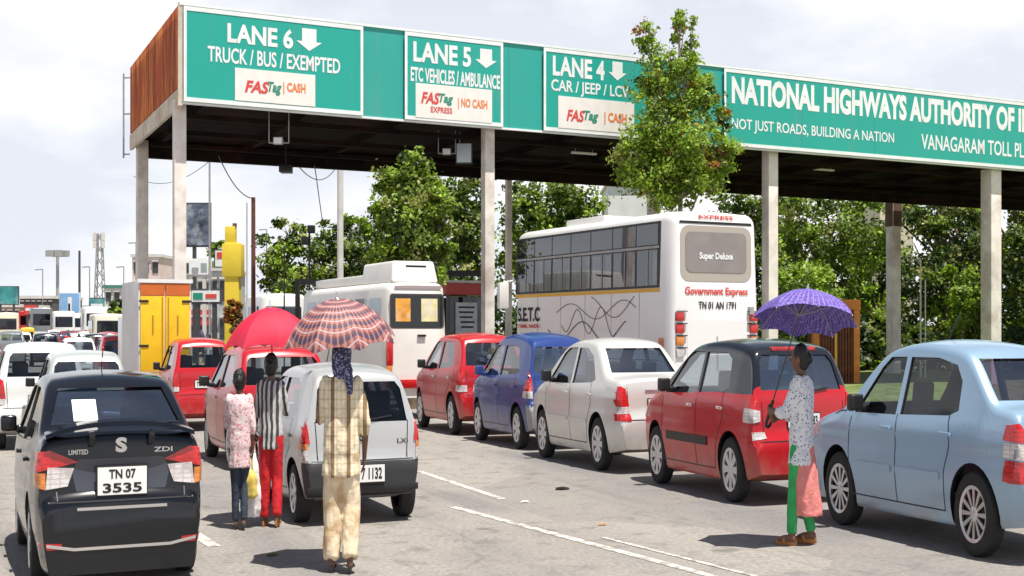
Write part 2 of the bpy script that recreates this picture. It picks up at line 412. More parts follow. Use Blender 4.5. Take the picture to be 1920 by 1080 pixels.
def patch(mb, bvh, poly, ax, th=.012, sink=.01, mi=0, mx=.06, xmax=9):
    V, F, B = subpoly(poly, mx); hits = [ray(bvh, ax, v) for v in V]; hits = [h if h and (ax != 'rear' or h[0].x < xmax) else None for h in hits]
    ok = [h is not None for h in hits]; vs = []; n = len(V)
    for h in hits: vs.append(h[0]+h[1]*th if h else (0,0,0))
    for h in hits: vs.append(h[0]-h[1]*sink if h else (0,0,0))
    fs = [f for f in F if all(ok[i] for i in f)]+[(b[1], b[0], n+b[0], n+b[1]) for b in B if ok[b[0]] and ok[b[1]]]
    used = sorted(set(i for f in fs for i in f)); ix = {q: k for k, q in enumerate(used)}
    mb.add([vs[i] for i in used], [[ix[i] for i in f] for f in fs], mi)
def ribbon(mb, bvh, line, ax, wd=.011, th=.003, mi=0):
    pts = []
    for a, b in zip(line, line[1:]):
        k = max(1, int(math.hypot(b[0]-a[0], b[1]-a[1])/.06)); pts += [(a[0]+(b[0]-a[0])*i/k, a[1]+(b[1]-a[1])*i/k) for i in range(k)]
    pts.append(line[-1]); L_ = []
    for i, p in enumerate(pts):
        a, b = pts[max(0, i-1)], pts[min(len(pts)-1, i+1)]; d = Vector((b[0]-a[0], b[1]-a[1])).normalized(); q = (-d.y*wd/2, d.x*wd/2)
        h1, h2 = ray(bvh, ax, (p[0]+q[0], p[1]+q[1])), ray(bvh, ax, (p[0]-q[0], p[1]-q[1]))
        L_.append((h1[0]+h1[1]*th, h2[0]+h2[1]*th) if h1 and h2 else None)
    for a, b in zip(L_, L_[1:]):
        if a and b and (a[0]-b[0]).length < .25: mb.add([a[0], a[1], b[1], b[0]], [(0,1,2,3)], mi)
def inpoly(p, poly):
    c = False; j = len(poly)-1
    for i in range(len(poly)):
        if (poly[i][1] > p[1]) != (poly[j][1] > p[1]) and p[0] < (poly[j][0]-poly[i][0])*(p[1]-poly[i][1])/(poly[j][1]-poly[i][1]+1e-12)+poly[i][0]: c = not c
        j = i
    return c
def grow(poly, d):
    cx = sum(p[0] for p in poly)/len(poly); cy = sum(p[1] for p in poly)/len(poly); r = []
    for p in poly:
        l = math.hypot(p[0]-cx, p[1]-cy); r.append((cx+(p[0]-cx)*(1+d/l), cy+(p[1]-cy)*(1+d/l)))
    return r
def wheel_meshes(r, w, spokes, style, k):
    key = (r, w, spokes, style, k)
    if key in KIDS: return KIDS[key]
    t = MB(); rr = r*.66; prof = [(rr, -w*.42), (rr+.02, -w*.5), (r-.04, -w*.5), (r-.012, -w*.44), (r, -w*.3), (r, w*.3), (r-.012, w*.44), (r-.04, w*.5), (rr+.02, w*.5), (rr, w*.42), (rr, w*.1)]
    t.lathe(prof, 36, ax='y', cap=False)
    d = MB(); d.lathe([(.02, -w*.45), (rr-.03, -w*.42), (rr, -w*.46), (rr+.012, -w*.485), (rr+.012, -w*.3), (rr-.02, -w*.25), (.05, -w*.22)], 36, ax='y') if False else None
    R = MB(); y = -w*.44
    # outer lip
    R.lathe([(rr-.022, w*.30), (rr-.022, w*.44), (rr+.004, w*.49), (rr+.006, w*.40), (rr+.006, w*.30)], 36, ax='y', cap=False)
    for i in range(spokes):
        a = 2*pi*i/spokes; dx, dz = cos(a), sin(a); tx, tz = -dz, dx; n = (.25 if style == 'cover' else .17)*rr*7/spokes
        def q(rad, wd, yy): return [(dx*rad+tx*wd, -yy, dz*rad+tz*wd), (dx*rad-tx*wd, -yy, dz*rad-tz*wd)]
        A, B = q(rr*.22, n*.55, w*.40), q(rr-.015, n*.9, w*.43); A2, B2 = q(rr*.22, n*.55, w*.25), q(rr-.015, n*.9, w*.3)
        R.hexa([A2[0], A2[1], B2[1], B2[0], A[0], A[1], B[1], B[0]])
    R.lathe([(.001, w*.25), (rr*.27, w*.28), (rr*.27, w*.40), (rr*.2, w*.44), (.001, w*.46)], 20, ax='y')
    Dk = MB(); Dk.lathe([(.001, w*.10), (rr, w*.10), (rr, w*.22), (.001, w*.22)], 24, ax='y')
    for q in (t, R, Dk): q.v = [(a*k[0], -b*k[1], c*k[2]) for a, b, c in q.v]
    out = []
    for q, nm, mt in ((t, 'tyre', TYRE), (R, 'rim', ALLOY if style == 'alloy' else STEELW), (Dk, 'brake_disc', BLACK)):
        me = q.mesh(nm, [mt]); shade(me, 30); out.append((nm, me))
    KIDS[key] = out; return out
FULLSIZE = dict(plan=[(0,.87),(.05,.925),(.15,.965),(.45,1),(.72,1),(.86,.955),(.95,.87),(1,.72)])
HATCH = dict(L=3.76, W=1.68, belt=.96, top=[(0,.56),(.02,.62),(.07,.645),(.085,.72),(.10,.96),(.15,1.04),(.36,1.40),(.50,1.475),(1.2,1.52),(1.85,1.50),(2.15,1.44),(2.82,1.02),(3.0,.97),(3.5,.86),(3.72,.70),(3.76,.46)],
    bot=[(0,.30),(.35,.22),(.6,.19),(3.1,.19),(3.5,.20),(3.76,.26)], xr=.62, xf=3.02, r=.30,
    side=[[(.62,1.06),(.80,1.02),(1.58,.985),(1.58,1.40),(1.05,1.405),(.86,1.36)], [(1.66,.98),(2.66,.965),(2.56,1.05),(2.14,1.37),(1.98,1.405),(1.66,1.405)]],
    rear=[(-.60,1.05),(.60,1.05),(.555,1.33),(.50,1.39),(-.50,1.39),(-.555,1.33)], front=[(-.62,1.05),(.62,1.05),(.50,1.41),(-.50,1.41)],
    cab=(.17,2.86), rc=.8, fc=1.7, wheel=('cover',7))
SEDAN = dict(L=4.25, W=1.70, belt=.97, top=[(0,.56),(.02,.63),(.075,.655),(.088,.74),(.105,.98),(.16,1.05),(.50,1.07),(.66,1.085),(.78,1.13),(1.22,1.43),(1.45,1.485),(2.0,1.51),(2.4,1.47),(2.68,1.40),(3.28,1.02),(3.45,.97),(3.95,.86),(4.2,.70),(4.25,.46)],
    bot=[(0,.28),(.5,.22),(.8,.19),(3.5,.19),(3.9,.20),(4.25,.26)], xr=.90, xf=3.42, r=.305,
    side=[[(1.06,1.04),(1.22,1.01),(1.98,.985),(1.98,1.41),(1.62,1.405),(1.34,1.32)], [(2.06,.98),(3.08,.97),(3.0,1.04),(2.6,1.34),(2.42,1.405),(2.06,1.415)]],
    rear=[(-.60,1.13),(.60,1.13),(.52,1.41),(-.52,1.41)], front=[(-.62,1.05),(.62,1.05),(.50,1.41),(-.50,1.41)],
    cab=(.80,3.3), rc=1.5, fc=2.2, wheel=('cover',9))
def warp(S, **k):
    T = dict(S); T.update(k); return T
def car(name, label, loc, rz, S, paint, k=(.64,.70,1), gl=GMID, glr=None, group=None, roof=None, plate=None, lights=None, feat=None, n=72, cat='car', pillar=False, bumper=None, seats=SEAT):
    """hollow body shell with cut windows, glass, wheels, lamps; built in metres, then squeezed by k to match the narrowed image"""
    S = dict(S); S['_top'] = chaikin(S['top'], 2); S['_plan'] = [(a*S['L'], b) for a, b in S.get('plan', FULLSIZE['plan'])]; S['_bot'] = chaikin(S['bot'], 1)
    root = thing(name, label, cat, loc, rz, group)
    full = shell(S, n); bmesh_ = full.mesh('t'); bvh = BVHTree.FromPolygons([v.co[:] for v in bmesh_.vertices], [p.vertices[:] for p in bmesh_.polygons])
    body = link('body', bmesh_); mats = [paint, BLACK, INTER, RUBBER, roof or paint, bumper or paint]
    for m in mats: bmesh_.materials.append(m)
    bm = bmesh.new(); bm.from_mesh(bmesh_)
    cuts = ([((0,0,S['belt']+.05), (0,0,1))] if roof else [])+([((0,0,S.get('bz',.56)), (0,0,1)), ((.17,0,0), (1,0,0))] if bumper else [])
    for co, no in cuts: bmesh.ops.bisect_plane(bm, geom=bm.verts[:]+bm.edges[:]+bm.faces[:], plane_co=co, plane_no=no)
    bm.to_mesh(bmesh_); bm.free()
    for p in bmesh_.polygons:
        c = p.center
        if roof and c.z > S['belt']+.05 and c.x > .16: p.material_index = 4
        if bumper and c.x < .17 and c.z < S.get('bz', .60): p.material_index = 5
    Wh = S['W']/2; r = S['r']
    inner = shell(S, 46, .05, S['cab'][0], S['cab'][1], .42).build('t', [INTER], None, smooth=0)
    boolean(body, inner)
    c = MB()
    for x in (S['xr'], S['xf']):
        for s in (1, -1): c.lathe([(r+.05, -.22), (r+.05, .2)], 30, ax='y', o=(x, s*(Wh-.04), r+.012))
    boolean(body, c.build('t', [BLACK], None, smooth=0))
    c = MB()
    for p in S['side']: c.prism(p, -2, 2, 'y')
    boolean(body, c.build('t', [RUBBER], None, smooth=0))
    c = MB(); c.prism(S['rear'], -1, S['rc'], 'x'); boolean(body, c.build('t', [RUBBER], None, smooth=0))
    c = MB(); c.prism(S['front'], S['fc'], 8, 'x'); boolean(body, c.build('t', [RUBBER], None, smooth=0))
    # window panes: the shell's own surface, set back inside the opening
    nm = [p.normal.copy() for p in full_polys(full)]
    def pane(pname, test, mat):
        g = MB(); idx = {}
        me0 = full._me
        for p in me0.polygons:
            if test(p.center, p.normal):
                f = []
                for vi in p.vertices:
                    if vi not in idx: idx[vi] = len(idx)
                    f.append(vi)
                g.f.append([idx[q] for q in f]); g.m.append(0)
        g.v = [tuple(me0.vertices[vi].co-me0.vertices[vi].normal*.018) for vi in idx]
        if g.f:
            g.scale(k); g.build(pname, mat, root, smooth=60, fix=False)
    full._me = full.mesh('t2'); full._me.update()
    for poly in S['side']:
        gp = grow(poly, .045)
        for s in (1, -1): pane('side_window', lambda c, nn: c.y*s > 0 and inpoly((c.x, c.z), gp) and abs(nn.y) > .35, gl)
    gp = grow(S['rear'], .03); pane('rear_window', lambda c, nn: nn.x < -.15 and inpoly((c.y, c.z), gp) and c.x < S['rc'], glr or gl)
    gp = grow(S['front'], .03); pane('windscreen', lambda c, nn: nn.x > .15 and inpoly((c.y, c.z), gp) and c.x > S['fc'], gl)
    bpy.data.meshes.remove(full._me)
    me = body.data
    for v in me.vertices: v.co = (v.co.x*k[0], v.co.y*k[1], v.co.z*k[2])
    me.update(); shade(me, 28); body.parent = root
    # wheels
    for x in (S['xr'], S['xf']):
        for s in (1, -1):
            o = bpy.data.objects.new('wheel', None); COL.objects.link(o); o.parent = root; o.location = (x*k[0], s*(Wh-.135)*k[1], r*k[2])
            if s < 0: o.rotation_euler = (0, 0, pi)
            for q, mm in wheel_meshes(r, .19, S['wheel'][1], S['wheel'][0], k): link(q, mm, o)
    # seats
    for (sx, sy, wd) in ((S['fc']+.05, .36, .46), (S['fc']+.05, -.36, .46), (S['cab'][0]+.62, 0, 1.15)):
        q = MB(); M = Matrix.Translation((sx, sy, .48)) @ Matrix.Rotation(-.18, 4, 'Y'); q.box((-.07,-wd/2,0), (.07,wd/2,.56), M=M); q.box((-.05,-wd/2,-.02),(.48,wd/2,.10), M=Matrix.Translation((sx, sy, .48)))
        for hy in ([0] if wd < 1 else [-.36, .36]): q.box((-.05, hy-.13, .58), (.04, hy+.13, .78), M=M)
        q.scale(k).build('seat', seats, root, bevel=.03, smooth=50)
    # seams, door lines
    for ln, ax, nm_ in [(l, a, 'door_seam') for a in ('left', 'right') for l in door_seams(S)]+[(l, 'rear', 'boot_seam') for l in rear_seams(S)]:
        q = MB(); ribbon(q, bvh, ln, ax)
        if q.f: q.scale(k).build(nm_, BLACK, root, smooth=0, fix=False)
    for s in ('left', 'right'):
        for poly in S['side']:
            q = MB(); hx = min(p[0] for p in poly)+.13; hz = S['belt']-.10; h = ray(bvh, s, (hx, hz))
            if h: sgn = 1 if s == 'left' else -1; y = h[0].y+.018*sgn; q.bar((hx-.09, y, hz), (hx+.09, y, hz+.006), .03, .028)
            if q.f: q.scale(k).build('door_handle', S.get('handle') or paint, root, bevel=.005)
    for s in (1, -1):
        q = MB(); mx = max(p[0] for p in S['side'][1])-.16
        q.box((mx-.05, s*(Wh-.02), S['belt']+.02), (mx+.075, s*(Wh+.15), S['belt']+.155)); q.box((mx+.0, s*(Wh-.10), S['belt']+.005), (mx+.07, s*(Wh+.0), S['belt']+.07))
        q.scale(k).build('wing_mirror', S.get('mirror') or paint, root, bevel=.028, seg=3, smooth=60)
    # lamps and rear furniture
    Lt = lights or S.get('lights')
    for s in (1, -1):
        q = MB()
        for poly, mi, ax in Lt['tail']:
            ym = Wh*.925; pp = [(min(y, ym)*s, z) for y, z in poly]; patch(q, bvh, pp, 'rear', .014+.002*mi, .012, mi, .03, .27)
            oz = [z for y, z in poly if y >= ym-.03]
            if len(oz) > 1 and max(y for y, z in poly) >= ym:
                z0, z1 = min(oz), max(oz); h0, h1 = ray(bvh, 'rear', (ym*s, z0)), ray(bvh, 'rear', (ym*s, z1)); wl = S.get('wrap', .13)
                if h0 and h1:
                    for hh in (h0[0], h1[0]): hh.x = min(hh.x, .16)
                    patch(q, bvh, [(h0[0].x-.012, z0), (h0[0].x+wl, z0+.01), (h1[0].x+wl*.8, z1), (h1[0].x-.012, z1)], 'left' if s > 0 else 'right', .014+.002*mi, .012, mi, .05)
        q.scale(k).build('tail_light', [REDL, WHL, ORL, BLACK], root, smooth=50)
    for poly, s in [(p, s) for p in Lt.get('reflector', []) for s in (1, -1)]:
        q = MB(); patch(q, bvh, [(min(y, Wh*.9)*s, z) for y, z in poly], 'rear', .008, .01); q.scale(k).build('reflector', REDL, root, smooth=50)
    for poly in S.get('black', []) + Lt.get('black', []):
        q = MB(); patch(q, bvh, poly, 'rear', .006, .01); q.scale(k).build('bumper_insert', BLACK, root, smooth=50)
    for ln in Lt.get('chrome', []):
        q = MB(); ribbon(q, bvh, ln, 'rear', Lt.get('cw', .03), .012); q.scale(k).build('chrome_trim', CHROME, root, smooth=0, fix=False)
    if plate:
        pw, ph, pz, lines = plate
        x = min(ray(bvh, 'rear', (0, zz))[0].x for zz in (pz-ph/2, pz, pz+ph/2))-.022-(.05 if bumper else 0); q = MB(); q.box((x, -pw/2, pz-ph/2), (x+.015, pw/2, pz+ph/2)); q.box((x+.01, -pw/2-.012, pz-ph/2-.012), (x+(.10 if bumper else .03), pw/2+.012, pz+ph/2+.012), 1)
        pl = q.scale(k).build('number_plate', [PLATE, BLACK], root, smooth=0)
        q = MB(); nl = len(lines)
        for i, tx in enumerate(lines):
            lh = ph*(.70/nl); wd = pw*(.86 if len(tx) > 5 or nl == 1 else (.55 if i == 0 else .8)); z0 = pz+ph/2-(i+1)*ph/nl+(ph/nl-lh)/2
            put_text(q, tx, (x-.003, wd/2, z0), (0,-1,0), (0,0,1), wd, lh, bold=.03)
        q.scale(k).build('plate_lettering', INK, pl, smooth=0, fix=False)
    # headlights, grille (front)
    for s in (1, -1):
        q = MB(); Lx = S['L']; patch(q, bvh, [(s*.42,.66),(s*.74,.70),(s*.78,.82),(s*.5,.78)], 'front', .01, .01); q.scale(k).build('headlight', WHL, root, smooth=50)
    q = MB(); patch(q, bvh, [(-.45,.36),(.45,.36),(.5,.52),(-.5,.52)], 'front', .006, .01); q.scale(k).build('grille', BLACK, root, smooth=50)
    if feat: feat(root, bvh, S, k)
    return root
def full_polys(f): return []
def door_seams(S):
    f, rr = S['side'][1], S['side'][0]; x0 = min(p[0] for p in f)-.04; xf = max(p[0] for p in f)+.04; xr = min(p[0] for p in rr)+.06; b = S['belt']
    wx = S['xr']+S['r']+.10
    return [[(x0, b+.02), (x0, .30)], [(xf, b+.01), (xf+.06, .75), (xf+.02, .30)], [(xr+.06, b+.06), (xr+.02, b-.18), (max(wx-.06, xr+.1), .60), (wx+.04, .30)], [(wx+.04,.30), (xf+.02,.30)],
            [(S['xf']+.1, b-.03), (xf+.3, b-.0), (xf, b+.01)]]
def rear_seams(S):
    z = S.get('bz', .60); w_ = S['W']/2
    return [[(-w_*.80, z+.01), (w_*.80, z+.01)], [(-w_*.70, z+.02), (-w_*.73, .98)], [(w_*.70, z+.02), (w_*.73, .98)]]
def place(S, k, rl, rz, s=1):
    """world origin so that the car's rear-left (or rear-right) wheel stands on photo ground point rl"""
    p = GP(*rl); l = Vector((S['xr']*k[0], s*(S['W']/2-.02)*k[1], 0)); return p-Matrix.Rotation(rz, 3, 'Z') @ l
def badge(root, bvh, S, k, z, r=.045, mat=None, y=0, logo=None):
    h = ray(bvh, 'rear', (y, z)); x = h[0].x-.012; q = MB(); N = 20
    if logo:
        put_text(q, logo, (x-.006, r, z-r), (0,-1,0), (0,0,1), r*2, r*2, bold=.05)
    else:
        for i in range(N):
            a, b = 2*pi*i/N, 2*pi*(i+1)/N
            q.bar((x, y+r*cos(a), z+r*.8*sin(a)), (x, y+r*cos(b), z+r*.8*sin(b)), .012, .014)
        q.bar((x, y-r*.8, z), (x, y+r*.8, z+.01), .012, .012)
    q.scale(k).build('badge', mat or CHROME, root, smooth=0)
def wiper(root, bvh, k, y0, z0, y1, z1):
    a, b = ray(bvh, 'rear', (y0, z0)), ray(bvh, 'rear', (y1, z1)); q = MB()
    if a and b: q.bar(a[0]+a[1]*.02, b[0]+b[1]*.02, .016, .016); q.ell(a[0]+a[1]*.01, .03, 10, 6); q.scale(k).build('rear_wiper', BLACK, root)
def antenna(root, k, x, z, l=.4):
    q = MB(); q.tube([(x, 0, z), (x-l*.7, 0, z+l*.7)], .006, 6); q.ell((x, 0, z), (.04, .03, .02), 8, 5); q.scale(k).build('aerial', BLACK, root)
def side_strip(root, bvh, S, k, z, mat, h=.06, segs=None):
    for a, b, ax in [(a, b, ax) for ax in ('left', 'right') for a, b in segs]:
        q = MB(); patch(q, bvh, [(a, z-h/2), (b, z-h/2), (b, z+h/2), (a, z+h/2)], ax, .016, .01, 0, .2); q.scale(k).build('side_moulding', mat, root, smooth=40)
def paint(name, col, metal=0, rough=.3, coat=.5):
    m = P(name, col, rough, metal, coat); n = NT(m); x, y, z = n.xyz()             # road dust settled low on the panels
    low = n.m('SUBTRACT', 1, n.smooth(z, .16, .62)); d = n.m('MULTIPLY', low, n.smooth(n.noise(3.5, 6, .65), .30, .70))
    d = n.m('ADD', n.m('MULTIPLY', d, .55), n.m('MULTIPLY', n.smooth(n.noise(1.6, 5, .6), .5, .8), .10)); n.color(n.mix(d, tuple(col), (.30,.25,.20))); return m
RED = paint('red_paint', (.46,.006,.012)); RED2 = paint('crimson_paint', (.42,.006,.014)); SILVER = paint('silver_paint', (.50,.50,.50), .35, .3); SILVER2 = paint('warm_silver_paint', (.63,.62,.59), .3, .3)
SKYB = paint('powder_blue_paint', (.30,.44,.58), .35, .3); DBLUE = paint('blue_paint', (.020,.05,.22), .1, .3); NAVY = P('black_paint', (.006,.007,.010), .12, 0, .45, spec=.3)
CARW = paint('white_car_paint', (.75,.75,.73)); PALE = paint('pale_silver_paint', (.50,.53,.50), .3, .3); DKB = paint('dark_blue_paint', (.02,.03,.08)); BLK = paint('black_roof_paint', (.012,.014,.02), 0, .12)
T_TRI = lambda: dict(tail=[([(.60,.66),(.835,.66),(.83,.76),(.60,.76)], 1, 'rear'), ([(.62,.76),(.835,.76),(.80,1.10),(.70,1.08)], 0, 'rear')])
T_COL = lambda: dict(tail=[([(.62,.74),(.83,.74),(.80,1.02),(.66,1.0)], 0, 'rear'), ([(.63,.66),(.835,.66),(.835,.74),(.63,.74)], 1, 'rear')])
# the row on the right
def etios_tail():
    ETIOS['wrap'] = .03
    return dict(tail=[([(.58,.60),(.845,.60),(.845,.68),(.585,.68)], 0, 'rear'), ([(.585,.68),(.845,.68),(.84,.76),(.595,.76)], 1, 'rear'), ([(.595,.76),(.84,.76),(.79,.97),(.72,.985),(.65,.96)], 0, 'rear')], chrome=[[(-.3,.93),(.3,.93)]])
def f_indigo(root, bvh, S, k):
    side_strip(root, bvh, S, k, .56, SKYB, .05, [(1.25,2.0),(2.1,2.74)]); antenna(root, k, 2.2, 1.52)
    q = MB(); patch(q, bvh, [(.52,.78),(.68,.78),(.70,.92),(.54,.92)], 'left', .003, .006); q.scale(k).build('fuel_flap', SKYB, root, smooth=30)
    q = MB(); q.box((.02,-.5,.20),(.10,.5,.26)); q.scale(k).build('underside_bar', BLACK, root)
INDIGO = warp(SEDAN, L=4.15,  wheel=('alloy',12), r=.315, W=1.66, mirror=BLACK, top=[(0,.56),(.02,.63),(.075,.655),(.088,.74),(.105,1.0),(.16,1.08),(.40,1.10),(.50,1.115),(.60,1.17),(.98,1.46),(1.2,1.53),(1.9,1.57),(2.35,1.52),(2.58,1.43),(3.08,1.03),(3.28,.98),(3.9,.87),(4.1,.70),(4.15,.46)],
    rear=[(-.60,1.15),(.60,1.15),(.50,1.45),(-.50,1.45)], cab=(.62,3.1), rc=1.3, belt=.98, xr=.74, xf=3.19,
    side=[[(1.02,1.06),(1.16,1.02),(1.98,.995),(1.98,1.45),(1.5,1.45),(1.18,1.40),(1.05,1.28)], [(2.06,.99),(2.84,.98),(2.78,1.05),(2.48,1.36),(2.34,1.445),(2.06,1.45)]])
RZ = HEAD
K1 = (.655,.72,1)
car('sedan', 'light blue sedan with its rear cut off by the right edge of the photo', place(INDIGO, K1, (1820,1045), radians(90+21.6)), radians(90+21.6), INDIGO, SKYB, K1, gl=GCLEAR, glr=glass('violet_glass', (.50,.34,.58), .22), group='cars queueing in the right lane', feat=f_indigo,
    lights=dict(tail=[([(.55,.58),(.85,.58),(.86,.74),(.55,.72)], 0, 'rear'), ([(.52,.73),(.86,.75),(.85,.86),(.56,.85)], 1, 'rear'), ([(.60,.86),(.85,.87),(.80,.99),(.70,1.0)], 0, 'rear')]), plate=(.5,.13,.50,['TN 10 4471']))
def f_swift(root, bvh, S, k):
    side_strip(root, bvh, S, k, .56, BLACK, .085, [(1.3,2.62)]); wiper(root, bvh, k, .0, 1.06, -.40, 1.10); badge(root, bvh, S, k, .92, .05, logo='S')
    
    for s in (1, -1): q = MB(); patch(q, bvh, [(s*.58,.64),(s*.77,.62),(s*.77,.70),(s*.60,.70)], 'rear', .008, .01); q.scale(k).build('bumper_lamp', WHL, root)
    q = MB(); q.box((.34,-.34,1.46),(.42,.34,1.50)); q.scale(k).build('brake_lamp', REDL, root, bevel=.01)
    for x, z in ((1.36,.90),(2.25,.90)): pass
SWIFT = warp(HATCH, L=3.85, W=1.72, belt=1.0, wheel=('cover',8), r=.315, mirror=BLACK, handle=CHROME, roofx=.3, xr=.66, xf=3.09,
    top=[(0,.56),(.02,.62),(.07,.645),(.085,.72),(.10,.98),(.14,1.08),(.30,1.40),(.42,1.50),(1.2,1.56),(1.9,1.53),(2.2,1.46),(2.9,1.06),(3.08,1.01),(3.6,.90),(3.8,.72),(3.85,.46)],
    side=[[(.78,1.10),(.95,1.06),(1.64,1.03),(1.64,1.44),(1.05,1.44),(.88,1.38)], [(1.70,1.025),(2.72,1.0),(2.62,1.08),(2.22,1.39),(2.05,1.44),(1.70,1.445)]],
    rear=[(-.62,1.09),(.62,1.09),(.56,1.36),(.50,1.42),(-.50,1.42),(-.56,1.36)])
K2 = (.635,.72,1)
car('hatchback', 'bright red hatchback with black roof and dark side strip behind the woman with purple umbrella', place(SWIFT, K2, (1365,942), radians(90+20.5)), radians(90+20.5), SWIFT, RED, K2, gl=GMID, glr=GBLUE, roof=BLK, pillar=True, group='cars queueing in the right lane', feat=f_swift,
    lights=dict(tail=[([(.66,.80),(.855,.78),(.85,.92),(.66,.90)], 1, 'rear'), ([(.66,.90),(.85,.92),(.82,1.05),(.70,1.06)], 0, 'rear')]), plate=(.48,.13,.80,['TN 05 9083']))
ETIOS = warp(SEDAN, W=1.70, r=.31, mirror=BLACK, wheel=('cover',8))
def f_etios(root, bvh, S, k):
    side_strip(root, bvh, S, k, .56, SILVER2, .04, [(1.3,2.0),(2.1,3.0)]); badge(root, bvh, S, k, .97, .05)
K3 = (.625,.72,1.02)
car('sedan', 'silver white sedan between blue hatchback and bright red hatchback in right lane', place(ETIOS, K3, (1117,882), radians(90+23)), radians(90+23), ETIOS, SILVER2, K3, glr=glass('teal_glass', (.40,.56,.60), .26), group='cars queueing in the right lane', feat=f_etios, lights=etios_tail(), plate=(.5,.12,.78,['TN 22 6205']))
BLUEH = warp(HATCH, W=1.62, L=3.6, r=.29, belt=.95, xf=2.92, mirror=DBLUE, top=[(0,.56),(.02,.60),(.06,.625),(.072,.70),(.09,.96),(.12,1.06),(.26,1.40),(.36,1.50),(1.2,1.57),(1.85,1.54),(2.1,1.46),(2.72,1.03),(2.9,.98),(3.4,.88),(3.56,.70),(3.6,.46)])
K4 = (.64,.72,1.02)
car('hatchback', 'blue hatchback with tall red rear lamps ahead of silver white sedan', place(BLUEH, K4, (966,842), radians(90+23)), radians(90+23), BLUEH, DBLUE, K4, glr=GBLUE, group='cars queueing in the right lane', bumper=GREYM, lights=dict(tail=[([(.64,.70),(.80,.70),(.80,.80),(.64,.80)], 1, 'rear'), ([(.64,.80),(.80,.80),(.76,1.22),(.68,1.20)], 0, 'rear')], reflector=[]), plate=(.48,.12,.62,['TN 09 3318']))
K5 = (.66,.74,1.04)
REDH = warp(HATCH, W=1.68, mirror=BLACK, handle=CHROME)
def f_red(root, bvh, S, k): wiper(root, bvh, k, 0, 1.06, .35, 1.12)
car('hatchback', 'red hatchback at the head of the right lane with flowers in its rear window', place(REDH, K5, (843,815), radians(90+22)), radians(90+22), REDH, RED, K5, group='cars queueing in the right lane', feat=f_red, lights=T_TRI(), plate=(.48,.12,.78,['TN 04 7752']))
# the lanes on the left
def f_dzire(root, bvh, S, k):
    q = MB(); n_ = 16; rings = []
    for i in range(n_+1):
        t = -1+2*i/n_; y = t*.70; z = 1.115+.09*(1-abs(t)**2.4); x = .02+.10*t*t; d = .14
        rings.append([(x-.07, y, z-.012), (x-.05, y, z+.02), (x+d, y, z+.03), (x+d, y, z-.01)])
    q.loft(rings); q.scale(k).build('boot_spoiler', NAVY, root, smooth=50)
    for y in (-.28, .28): q = MB(); q.box((.02,y-.03,1.05),(.12,y+.03,1.15)); q.scale(k).build('spoiler_foot', NAVY, root, bevel=.01)
    q = MB(); patch(q, bvh, [(-.42,.72),(.42,.72),(.46,.86),(.40,.95),(-.40,.95),(-.46,.86)], 'rear', .004, .01); q.scale(k).build('plate_recess', P('slate_panel', (.05,.055,.075), .3, coat=.3), root, smooth=50)
    badge(root, bvh, S, k, 1.045, .055, logo='S')
    for s in (1,-1):
        q = MB(); h = ray(bvh, 'rear', (s*.40, .99)); put_text(q, 'ZDI' if s < 0 else 'LIMITED', (h[0].x-.012, s*.40+.09, .985), (0,-1,0), (0,0,1), .18, .035, bold=.02)
        q.scale(k).build('boot_lettering', CHROME, root, smooth=0, fix=False)
    q = MB(); patch(q, bvh, [(.17,1.21),(.40,1.21),(.40,1.36),(.17,1.36)], 'rear', -.012, .016); q.scale(k).build('paper_sticker', PAPER, root, smooth=0)
    antenna(root, k, 1.9, 1.53, .3)
DZIRE = warp(SEDAN, L=4.0, W=1.70, r=.31, wheel=('alloy',10), belt=1.0, bz=.64, top=[(0,.60),(.02,.655),(.085,.68),(.10,.76),(.115,1.04),(.15,1.11),(.34,1.13),(.44,1.14),(.54,1.18),(1.02,1.44),(1.28,1.505),(1.9,1.535),(2.35,1.49),(2.6,1.42),(3.12,1.05),(3.3,.99),(3.75,.88),(3.96,.72),(4.0,.46)],
    bot=[(0,.13),(.3,.14),(.5,.18),(.8,.18),(3.4,.18),(3.7,.20),(4.0,.26)], xr=.80, xf=3.23, cab=(.60,3.18), rc=1.3,
    side=[[(.98,1.08),(1.12,1.04),(1.86,1.01),(1.86,1.43),(1.5,1.43),(1.2,1.33)], [(1.94,1.005),(2.94,.99),(2.86,1.06),(2.48,1.36),(2.30,1.425),(1.94,1.435)]],
    rear=[(-.63,1.185),(.63,1.185),(.52,1.435),(-.52,1.435)], mirror=NAVY)
K6 = (.65,.66,.885); R6 = radians(90+24.3)
p6 = Vector(((230-CX)/FPX*8.05, 8.05, 0))
car('sedan', 'glossy black sedan with boot spoiler and white rear plate in the near left corner', p6, R6, DZIRE, NAVY, K6, gl=GDARK, glr=glass('slate_glass', (.15,.20,.32), .28), feat=f_dzire,
    lights=dict(tail=[([(.50,.76),(.70,.74),(.68,.90),(.44,.89)], 1, 'rear'), ([(.70,.74),(.845,.76),(.845,.86),(.70,.86)], 2, 'rear'), ([(.40,.93),(.68,.885),(.845,.865),(.79,1.0),(.66,1.02)], 0, 'rear')], reflector=[[(.56,.32),(.74,.32),(.76,.37),(.56,.36)]], chrome=[[(-.76,.36),(-.45,.315),(.45,.315),(.76,.36)],[(-.42,.60),(.42,.60)]], cw=.022),
    plate=(.46,.20,.79,['TN 07','3535']), group='cars in the left lanes')
